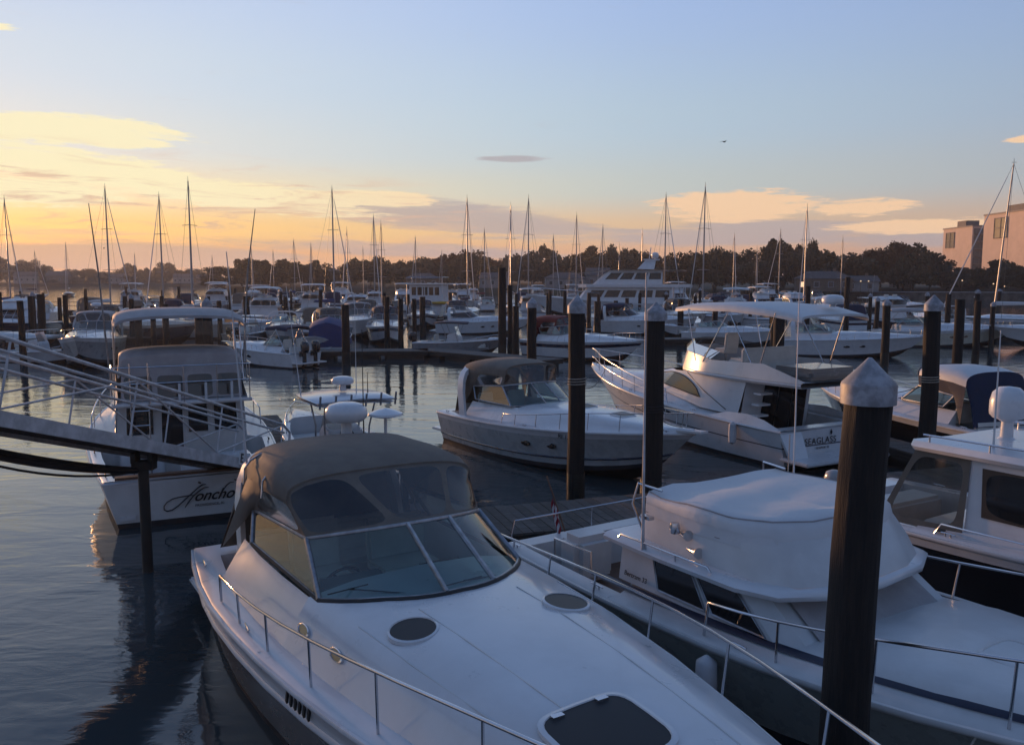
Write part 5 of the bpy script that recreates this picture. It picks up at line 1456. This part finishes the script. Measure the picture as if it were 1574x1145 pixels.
MB().box((2.2, 0, 2.45), (.6, 2.0, .4)).box((1.95, 0, 2.75), (.16, 2.0, .4)).build('bridge_settee', 'seat', Jy, 40, bevel=.05)
MB().box((.35, 0, 2.42), (1.4, 1.7, .30)).build('tender_cover', 'taupe', Jy, 40, bevel=.1)
seat_block(Jy, (3.3, .35, 2.7), .5, .45, .5)
bimini(Jy, [(4.7, 1.10, 3.92, 4.02), (3.9, 1.28, 3.98, 4.14), (2.2, 1.32, 4.0, 4.20), (.6, 1.30, 3.92, 4.12), (-.3, 1.2, 3.80, 3.94)], 'canvaswhite',
       [((x, sg * 1.28, 3.96), (x2, sg * 1.30, 2.5)) for sg in (1, -1) for x, x2 in ((3.9, 3.5), (2.2, 3.2), (2.2, 1.2), (.5, 1.0))])
radar_dome(Jy, (.1, -.3, 4.18), .28, .24, stalk=.08)
HJ.rail(Jy, .42, 1.0, .62, [.5, .58, .66, .74, .82, .90, .97], h0=.42, r=.015, mid=True)
text_mesh('stern_name', 'SEAGLASS', .24, 'letter', Jy, (-.026, .08, .66), (R(90), 0, R(-90)), space=1.1)
text_mesh('home_port', 'NEWPORT RI', .08, 'letter', Jy, (-.026, .0, .47), (R(90), 0, R(-90)))
MB().tube([(-.03, -.3, .80), (-.03, -.3, .86), (-.03, -.3, .94)], [.015, .03, .004], 6).build('name_emblem', 'letter', Jy)
MB().box((-.45, 0, .30), (.95, 3.0, .09)).build('swim_platform', 'gel', Jy, 30, bevel=.03)
MB().prism([(0.02, 1.5, .98), (.02, .75, .98), (-.35, .85, .34), (-.35, 1.45, .34)], (.1, 0, .03)).build('transom_steps', 'gel', Jy, 30)
for sg in (1, -1):
    MB().loft([[Vector((x, sg * (HJ.w(x / 10.8) - .04), HJ.zt(x / 10.8) + .03)), Vector((x, sg * (HJ.w(x / 10.8) - .10), HJ.zt(x / 10.8) + h))] for x, h in ((.1, .05), (.6, .22), (1.2, .30), (1.9, .25), (2.6, .05))]).build('bulwark', 'gel', Jy, 50)
    MB().lathe([(.01, -.30), (.10, -.24), (.11, 0), (.10, .24), (.01, .30)], (1.5, sg * 1.68, .75), 14).build('fender', 'fender', Jy, 50)
    for t in (.04, .3, .6): cleat(Jy, (HJ.L * t, sg * (HJ.w(t) - .10), HJ.zt(t) + .05))

# ---- black hulled picnic boat with hardtop
Dd = thing('hardtop_cruiser', 'black hulled cruiser with white hardtop, satellite dome and clear cockpit curtain', 'motorboat', (5.95, 14.93, 0), R(-60))
HD = Hull(9.8, 3.1, 1.06, 1.55, ts=.92, tm=.36, p=2.2, rake=.8)
HD.shell(Dd, [('boot_stripe', 0, .08, 'boot'), ('hull_side', .08, .86, 'black'), ('hull_topside', .86, 1, 'gel')], 'boot', 'gel', .035)
HD.cockpit(Dd, .24, inset=.28, floor=.5, mat='gel', fmat='teak', aft=.4)
HD.deck(Dd, .24, .1, side=.84, trunk=.70, mat='gel', hf=lambda t: .10 + .28 * sstep((t - .5) / .08) * (1 - sstep((t - .62) / .34)))
cabD, PD = house_box(Dd, 3.0, 4.9, 6.0, 1.16, 1.06, 1.16, 2.26, 'gel', 'glass', (), fr3=True)
for sg in (1, -1):
    lo = [Vector((3.0, sg * 1.18, 1.16)), Vector((5.6, sg * 1.18, 1.16))]; up = [Vector((3.0, sg * 1.075, 2.26)), Vector((4.65, sg * 1.075, 2.26))]
    Pq = patch(lo, up); bd, wn = ring_panel(Pq, .10, .92, .30, .92, .03, .03, .55, 32)
    bd.build('window_frame', 'rubber', cabD, 0); wn.build('window_pane', 'dark', cabD, 0)
ro = [(2.1, 1.15), (2.2, 1.24), (4.6, 1.20), (5.1, .95), (5.3, 0)]; ro = ro + [(x, -y) for x, y in reversed(ro[:-1])]
MB().loft([[Vector((x, y * .96, 2.28)) for x, y in ro], [Vector((x, y, 2.34)) for x, y in ro], [Vector((x, y * .95, 2.42)) for x, y in ro], [Vector((x * .8 + .7, y * .6, 2.47)) for x, y in ro]]).poly([Vector((x * .8 + .7, y * .6, 2.47)) for x, y in ro]).poly([Vector((x, y * .96, 2.28)) for x, y in reversed(ro)]).build('hardtop', 'gel', Dd, 40)
for sg in (1, -1):
    Pq = patch([Vector((3.0, sg * 1.2, 1.18)), Vector((1.7, sg * 1.3, 1.14))], [Vector((3.0, sg * 1.08, 2.28)), Vector((2.2, sg * 1.16, 2.30))])
    bd, wn = ring_panel(Pq, 0, 1, 0, 1, .09, .08, .4, 32); q = bd.build('side_curtain', 'canvas', Dd, 0); wn.build('vinyl_window', 'vinylsmoke', q, 0)
    MB().tube([(2.3, sg * 1.15, 2.52), (4.4, sg * 1.15, 2.54)], .016, 6).build('roof_rail', 'steel', Dd)
    for x in (2.4, 3.3, 4.3): MB().tube([(x, sg * 1.15, 2.36), (x, sg * 1.15, 2.53)], .014, 6).build('rail_post', 'steel', Dd)
    for t in (.1, .3, .55): cleat(Dd, (HD.L * t, sg * (HD.w(t) - .12), HD.zt(t) + .05))
    MB().tube([(2.7, sg * 1.38, 1.15), (2.8, sg * 1.38, 1.32), (4.6, sg * 1.34, 1.34), (4.7, sg * 1.34, 1.2)], .014, 6).build('grab_rail', 'steel', Dd)
    MB().lathe([(.06, 0), (.075, .012), (.03, .02)], (2.75, sg * 1.32, 1.2), 12).build('deck_vent', 'rubber', Dd)
sd_ = MB().lathe([(.20, 0), (.245, .05), (.25, .10), (.25, .25), (.22, .37), (.14, .45), (.0, .47)], (2.95, -.15, 2.78), 20).build('satellite_dome', 'gel', Dd, 40)
MB().lathe([(.16, -.34), (.09, -.28), (.08, -.06), (.17, 0)], (2.95, -.15, 2.78), 12).build('dome_mount', 'gel', sd_)
whip(Dd, (3.2, -.9, 2.4), 1.7, (0, 0), .014); whip(Dd, (3.2, .9, 2.4), 2.4, (-.3, 0), .012)
seat_block(Dd, (3.4, -.5, 1.3), .5, .45, .5); MB().box((1.0, 0, .85), (.6, 2.0, .5)).build('bench_seat', 'seat', Dd, 40, bevel=.06)
outboard(Dd, .55, -.7, 1.15, .7, 'greyhull')

# ---- black hulled express with the navy canopy
Le, HL = express('express_cruiser', 'black hulled express cruiser with white fronted navy cockpit canopy, its roof coloured white as sky reflection', (13.0, 21.4), 106, 8.4, 2.9, .92, 1.28, 'black', None, 'canvasnavy', 'full', False, roofmat='canvaswhite', side_vin='canvasnavy')  # white on the canopy roof is sky reflection put into the colour
# ---- centre console tied up past the walkway
Hc, HHc = center_console('center_console_boat', 'white centre console boat with hard T-top and a row of rod holders', (-2.7, 17.75), 120, 7.0, 2.4)
radar_dome(Hc, (3.0, -.1, 2.28), .27, .20, stalk=.16)
whip(Hc, (3.3, .85, 2.05), 2.6, (.1, .25)); whip(Hc, (2.6, -.3, 2.1), 2.3, (0, 0), .01); whip(Hc, (2.5, -.55, 2.1), .5, (0, 0), .012, 'rubber')

# ================================================================= boats farther out
G = 'boats in the farther berths'
express('express_cruiser', 'white express cruiser with red canopy and a navy hull stripe', (1.5, 54.6), -50, 9.2, 3.0, 1.0, 1.35, 'gel', 'navy', 'canvasred', 'full', True)
o, h = express('cabin_boat', 'small white cabin boat with twin black outboards and a navy top', (-11.3, 46.2), 146, 6.8, 2.5, .8, 1.1, 'gel', None, 'canvasnavy', 'bimini', False, rail=True)
outboard(o, -.1, -.4, .85, 1.1); outboard(o, -.1, .4, .85, 1.1)
# boat under a blue tarpaulin
t = thing('covered_boat', 'boat shrouded to the gunwales in a royal blue tarpaulin', 'motorboat', (-12.0, 54.6, 0), R(97))
Hc2 = Hull(7.2, 2.8, .95, 1.3); Hc2.shell(t, [('boot_stripe', 0, .12, 'boot'), ('hull_side', .12, 1, 'gel')])
MB().loft([[Vector((7.2 * q, y * (Hc2.w(q) + .04), Hc2.zt(q) - .45 + max(0, 1 - abs(y)) ** .16 * (hh + .45))) for y in lin(-1, 1, 13)] for q, hh in ((0, 1.1), (.1, 1.25), (.3, 1.35), (.5, 1.15), (.7, .8), (.9, .4), (.99, .15))]).loft([[Vector((-.03, y * (Hc2.w(0) + .04), Hc2.zt(0) - .45 + max(0, 1 - abs(y)) ** .16 * 1.55)) for y in lin(-1, 1, 13)], [Vector((-.04, y * (Hc2.w(0) + .02), .45)) for y in lin(-1, 1, 13)]]).build('tarpaulin', 'canvasblue', t, 50)
sk = thing('upturned_skiff', 'pale skiff hauled out on edge beside the blue tarpaulin boat', 'dinghy', (-13.6, 52.4, .5), R(60))
Hs = Hull(3.2, 1.2, .4, .55, ts=.8, rake=.3)
Hs.shell(sk, [('hull_side', 0, 1, 'gelold')], 'gelold', 'gel', .02); sk.rotation_euler = (R(70), 0, R(60))
express('express_cruiser', 'white bow-on cruiser with clear front curtains beyond the pale topped dock', (-14.2, 76.5), -72, 10, 3.4, 1.1, 1.7, 'gel', None, 'canvasgrey', 'full', False)
o, h = center_console('console_skiff', 'grey sided console skiff with a dark folding top at the dock corner', (-6.3, 56.0), -12, 6.2, 2.2, .7, 1.0, 'greyhull', 'canvasnavy', 1, rods=False)
express('express_cruiser', 'white cruiser with long black side windows past the console skiff', (-6.6, 76), -8, 8.5, 2.9, 1.0, 1.4, 'gel', None, 'canvas', None, True, glass='dark')
express('express_cruiser', 'white cruiser with light hull and folded top, bow to the capped piling', (17.0, 55), -22, 9.0, 3.0, 1.0, 1.35, 'gel', None, 'canvasgrey', None, True)
express('express_cruiser', 'cream hulled cruiser with grey bimini behind the capped piling', (26.8, 62), -6, 9.5, 3.0, 1.1, 1.4, 'cream', None, 'canvasgrey', 'bimini', False)
express('express_cruiser', 'white cruiser with raked arch and smoked windows beside the slanting mast', (45.0, 58.5), 172, 11, 3.3, 1.1, 1.5, 'gel', None, 'canvas', 'full', True, glass='dark')
express('express_cruiser', 'white cruiser with dark windshield behind the red canopy cruiser', (8.0, 78), -35, 9.5, 3.1, 1.1, 1.5, 'gel', None, 'canvasnavy', 'full', True, glass='dark')
express('express_cruiser', 'white runabout framed beneath the long bimini', (13.2, 64), -30, 7.2, 2.6, .9, 1.2, 'gel', None, 'canvasgrey', None, False)
center_console('center_console_boat', 'pale centre console framed beneath the long bimini', (18.5, 72), 200, 6.8, 2.4)
flybridge('flybridge_cruiser', 'small white flybridge cruiser past the long bimini, near the seawall', (26, 84), 160, 10, 3.4, bim=True)
o, h = express('express_cruiser', 'grey hulled cruiser with tall curtains, bow on beside the sportfishing boat', (-25.5, 52.5), -72, 9.2, 3.2, 1.3, 1.8, 'greyhull', None, 'canvasgrey', 'full', True, vin='vinyl')
radar_dome(o, (1.6, 0, 3.2), .3, .24, stalk=.1)
center_console('console_skiff', 'open white skiff tied ahead of the tall curtain cruiser', (-30.0, 50.0), -12, 5.4, 2.0, .6, .8, ttop=False, motors=1)
express('cabin_boat', 'old cabin boat with varnished brown sides at the end of the dark dock', (-36.5, 53.5), -8, 8.5, 3.0, 1.0, 1.3, 'teak', None, 'canvas', None, False, tone='gelold')
express('express_cruiser', 'navy hulled cruiser seen through the sportfishing boat bridge', (-31, 68), -35, 9.5, 3.1, 1.2, 1.6, 'navy', None, 'canvas', None, True)
express('express_cruiser', 'long white cruiser with grey shade seen behind the bridge poles', (-27.5, 70.5), -15, 9, 3.0, 1.1, 1.5, 'gel', None, 'canvasgrey', 'bimini', False)
center_console('center_console_boat', 'pale blue grey outboard boat stern on by the dark pilings', (-20.5, 62.5), 80, 6.6, 2.4, .8, 1.1, 'greyhull', 'gel', 2)
express('cabin_boat', 'white cabin boat with tan curtains near the pale outboard boat', (-17.2, 74), 110, 7.5, 2.7, .9, 1.2, 'gel', None, 'canvas', 'full', False)
flybridge('flybridge_cruiser', 'white flybridge boat with tuna rails behind the navy topped cabin boat', (-24.0, 80), 95, 10.5, 3.6, bim=True)
flybridge('flybridge_cruiser', 'white flybridge boat with pale bimini left of the blue mast', (-30.5, 98), 92, 11, 3.8, bim=True, canvas='canvasgrey')
tr, h = flybridge('trawler_yacht', 'boxy white trawler with a square cabin and upper deck, stern on', (-11.2, 107), 82, 15, 5.2, 1.5, 2.4, stripe='gel', bim=False, cover=False)
MB().box((3.2, 0, 3.1), (4.0, 4.2, 2.2)).build('aft_cabin', 'gel', tr, 20)
for y in (-1.5, -.75, 0, .75, 1.5): MB().box((1.19, y, 3.35), (.05, .55, 1.0)).build('window_pane', 'dark', tr, 0)
MB().box((3.4, 0, 4.26), (5.4, 4.9, .12)).build('boat_deck', 'gel', tr, 0)
for y in (-2.3, 0, 2.3): MB().tube([(.8, y, 1.6), (.8, y, 4.2)], .05, 6).build('deck_post', 'gel', tr)
MB().tube([(.8, -2.3, 5.1), (.8, 2.3, 5.1), (4.5, 2.3, 5.1)], .04, 6).tube([(.8, -2.3, 4.3), (.8, -2.3, 5.1), (4.5, -2.3, 5.1)], .04, 6).build('deck_rail', 'steel', tr)
ky = thing('kayak', 'yellow kayak lashed on the rail of the boxy trawler', 'kayak', (-8.7, 106.0, 1.75), R(10))
MB().loft([[Vector((x, r * math.cos(a), .18 + r * .6 * math.sin(a))) for a in [2 * PI * i / 10 for i in range(10)]] for x, r in ((-1.8, .03), (-1.2, .22), (0, .32), (1.2, .22), (1.8, .03))], wrap=True, cap=True).build('kayak_hull', 'yellow', ky, 60)

# ---- large motor yacht
My = thing('motor_yacht', 'large white motor yacht with two decks of windows and a domed radar mast', 'yacht', (21.5, 101, 0), R(171))
HM = Hull(20, 5.4, 1.9, 3.0, ts=.94, tm=.35, p=2.5, rake=2.4)
HM.shell(My, [('boot_stripe', 0, .10, 'boot'), ('hull_side', .10, 1, 'gel')], 'boot', 'gel', .05)
HM.flatdeck(My, 0, 1.0, .02)
def deckhouse(x0, x1, x2, y, z0, z1, wz0, wz1, nwin, nm):
    o, P = house_box(My, x0, x1, x2, y, y * .95, z0, z1, 'gel', 'dark', tuple((.03 + i * .94 / nwin, .03 + (i + .82) * .94 / nwin) for i in range(nwin)), True, vb=(wz0 - z0) / (z1 - z0), vt=(wz1 - z0) / (z1 - z0), name=nm)
    return o
deckhouse(2.5, 12.5, 14.0, 2.2, 1.95, 3.9, 2.75, 3.55, 5, 'main_saloon')
MB().prism([(.2, -2.6, 3.9), (.2, 2.6, 3.9), (12.5, 2.5, 3.9), (13.5, 1.4, 3.9), (13.5, -1.4, 3.9), (12.5, -2.5, 3.9)], (0, 0, .35)).build('upper_deck', 'gel', My, 30)
deckhouse(3.6, 10.0, 11.8, 2.0, 4.25, 5.9, 4.85, 5.6, 4, 'sky_lounge')
MB().loft([[Vector((x, y, z)) for y in (-w, -w * .9, 0, w * .9, w)] for x, w, z in ((.8, 2.1, 5.85), (1.2, 2.35, 5.95), (8, 2.35, 6.05), (12.3, 1.7, 5.75), (13.6, .5, 5.55))]).loft([[Vector((x, y, z)) for y in (-w, 0, w)] for x, w, z in ((.8, 2.1, 5.80), (1.2, 2.35, 5.80), (8, 2.35, 5.85), (12.3, 1.7, 5.68), (13.6, .5, 5.50))]).build('hardtop', 'gel', My, 40)
for sg in (1, -1): MB().prism([(4.6, sg * 1.4, 6.0), (6.6, sg * 1.4, 6.0), (5.6, sg * 1.2, 7.1), (4.4, sg * 1.2, 7.1)], (0, .25 * sg, 0)).build('mast_arch_leg', 'gel', My, 30)
MB().box((4.9, 0, 7.15), (1.9, 3.2, .14)).build('arch_top', 'gel', My, 30)
MB().box((5.6, 0, 6.5), (1.4, 2.2, .9)).build('arch_screen', 'dark', My, 30)
for y in (-1.1, 1.1): radar_dome(My, (4.5, y, 7.35), .42, .65, stalk=.15)
MB().tube([(5.2, 0, 7.2), (5.0, 0, 8.6)], .06, 6).box((5.1, 0, 7.9), (.2, 1.6, .12)).build('radar_mast', 'gel', My)
for sg in (1, -1):
    for x in (1.0, 2.2): MB().tube([(x, sg * 2.45, 1.95), (x, sg * 2.45, 3.9)], .06, 6).build('deck_post', 'gel', My)
HM.rail(My, .55, 1.0, .9, [.6, .7, .8, .9, .97], r=.03, name='bow_rail')

# ---- sailing boats: masts over the farther docks
COV = ['canvasblue', 'canvaswhite', 'canvasnavy', 'canvasred', 'canvasgrey']; CN = {'canvasblue': 'blue', 'canvaswhite': 'white', 'canvasnavy': 'navy', 'canvasred': 'red', 'canvasgrey': 'grey'}
SB = [(19, 303, 109, 0), (172, 286, 97, 1), (253, 298, 100, 2), (298, 275, 90, 0), (515, 288, 98, 0), (577, 330, 135, 4), (588, 340, 125, 2), (719, 302, 108, 2), (785, 313, 119, 1), (812, 302, 112, 0), (885, 328, 130, 4), (1020, 298, 105, 2), (1079, 284, 95, 1), (1234, 315, 118, 0), (423, 383, 190, 4), (481, 372, 185, 1), (1160, 378, 180, 3), (108, 372, 240, 1), (560, 378, 200, 2), (950, 372, 190, 1), (330, 392, 230, 0), (680, 384, 220, 4), (60, 385, 210, 2), (212, 388, 215, 4), (390, 378, 185, 1), (455, 366, 170, 0), (536, 350, 150, 1), (640, 362, 165, 0), (745, 350, 150, 3), (850, 360, 165, 2), (925, 345, 145, 0), (985, 352, 150, 4), (1125, 358, 165, 2), (1195, 352, 150, 1), (1290, 362, 160, 0)]
for i, (u, v, Y, c) in enumerate(SB):
    zt = CAM_H + Y * (430 - v) / 1300 - 1.3 - .5
    hd = [100, 80, -95, 112, 68, -70][i % 6]
    L = min(max(zt / 1.35, 7.5), 11.5); x = (u - 787) / 1300 * Y
    mx = .56 * L
    px, py = x - mx * math.cos(R(hd)), Y - mx * math.sin(R(hd))
    sailboat('%s hulled sailing boat with %s sail cover and %s mast, among the far berths' % (['white', 'navy', 'white', 'cream'][i % 4], CN[COV[c]], 'tall' if zt > 11 else 'short'), (px, py), hd, zt, L, ['gel', 'navy', 'gel', 'cream'][i % 4], COV[c], spread=1 + (zt > 11))
sailboat('white sailing boat whose tall pale mast leans back near the apartment towers', (54.9, 84), 165, 14.9, 11.5, 'gel', 'canvaswhite', None, lean=-1.0)

# ---- rows of similar boats farther out, as copies of a few kinds
pro = [express('far_cruiser', 'white cruiser with tan canopy in the far rows', (0, 0), 0, 9, 3.0, 1.1, 1.5, 'gel', None, 'canvas', 'full', True, G, fine=False)[0],
       express('far_cruiser', 'white cruiser with navy canopy and navy stripe in the far rows', (0, 0), 0, 9.5, 3.1, 1.1, 1.5, 'gel', 'navy', 'canvasnavy', 'full', True, G, fine=False)[0],
       flybridge('far_flybridge_boat', 'white flybridge boat with white bimini in the far rows', (0, 0), 0, 11, 3.7, group=G, fine=False)[0],
       flybridge('far_flybridge_boat', 'navy hulled flybridge boat with covered bridge in the far rows', (0, 0), 0, 11.5, 3.8, hull='navy', bim=False, group=G, fine=False)[0],
       express('far_cruiser', 'white open runabout with bare arch in the far rows', (0, 0), 0, 8, 2.8, 1.0, 1.3, 'gel', None, 'canvas', None, True, G, fine=False)[0],
       center_console('far_console_boat', 'white console boat with T-top in the far rows', (0, 0), 0, 7.5, 2.6, group=G)[0]]
for o in pro: o['kindlabel'] = o['label'].replace(' in the far rows', '')
rb = random.Random(21); used = [False] * len(pro)
ROWS = []
def row(xa, ya, xb, yb, n, hd, where, jit=.7):
    for i in range(n):
        k = (i + .5) / n; ROWS.append((xa + (xb - xa) * k + rb.uniform(-jit, jit), ya + (yb - ya) * k + rb.uniform(-jit, jit), hd + rb.uniform(-6, 6), where))
row(-68, 76, -36, 79, 7, -78, 'before the second dark dock'); row(-66, 95, -36, 98, 6, 98, 'behind the second dark dock'); row(-104, 112, -62, 115, 7, -85, 'at the railed third dock'); row(-17, 90, -4, 91.5, 3, -80, 'before the boxy trawler'); row(1, 101, 4, 102, 1, 95, 'beside the motor yacht bow'); row(-34, 102, -16, 103, 3, 95, 'left of the boxy trawler')
row(-58, 146, -6, 149, 10, -84, 'before the farthest dock'); row(-52, 168, 50, 174, 15, 96, 'behind the farthest dock'); row(14, 152, 58, 156, 8, -84, 'by the far end of the farthest dock'); row(24, 104, 40, 108, 4, 98, 'right of the motor yacht'); row(30, 76, 44, 79, 3, 96, 'behind the cream hulled cruiser'); row(26, 124, 60, 128, 6, -84, 'off the marina office'); row(52, 72, 66, 75, 2, 98, 'near the leaning mast'); row(-30, 128, 10, 130, 7, 95, 'behind the boxy trawler'); row(-20, 68, -9, 70, 3, -75, 'behind the blue tarpaulin boat'); row(6, 88, 24, 90, 4, -80, 'before the motor yacht'); row(-60, 126, -34, 128, 6, 96, 'behind the railed third dock'); row(-50, 54, -40, 56, 2, -70, 'at the shaded end of the dark dock')
for i, (x, y, hd, where) in enumerate(ROWS):
    k = rb.choice([0, 0, 1, 1, 2, 2, 3, 4, 5])
    if not used[k]: o = pro[k]; used[k] = True
    else: o = copy_tree(pro[k])
    o['label'] = pro[k]['kindlabel'] + ' ' + where; o['group'] = 'boats ' + where
    o.location = (x, y, 0); o.rotation_euler = (0, 0, R(hd)); s_ = rb.uniform(.9, 1.1); o.scale = (s_, s_, s_)
for k, u_ in enumerate(used):
    if not u_: pro[k].location = (40 + 6 * k, 135, 0); pro[k].rotation_euler = (0, 0, R(95))

# ---- birds
def gull(x, y, z, rz, label):
    t = thing('gull', label, 'bird', (x, y, z), rz)
    MB().loft([[Vector((q, r * math.cos(a), r * math.sin(a))) for a in [2 * PI * i / 8 for i in range(8)]] for q, r in ((-.25, .02), (-.12, .06), (.05, .075), (.17, .05), (.25, .035), (.31, .01))], wrap=True, cap=True).build('body', 'rubber', t, 60)
    for sg in (1, -1): MB().loft([[Vector((.10, sg * .04, .02)), Vector((.14, sg * .30, .12)), Vector((.02, sg * .65, .05))], [Vector((-.08, sg * .04, .02)), Vector((-.02, sg * .30, .11)), Vector((-.04, sg * .65, .05))]]).build('wing', 'rubber', t, 60)
gull(24.0, 98, 20.3, .6, 'dark gull gliding high in the clear sky')
gull(-43, 90, 8.1, 2.0, 'dark bird flying low beside a mast against the glow')
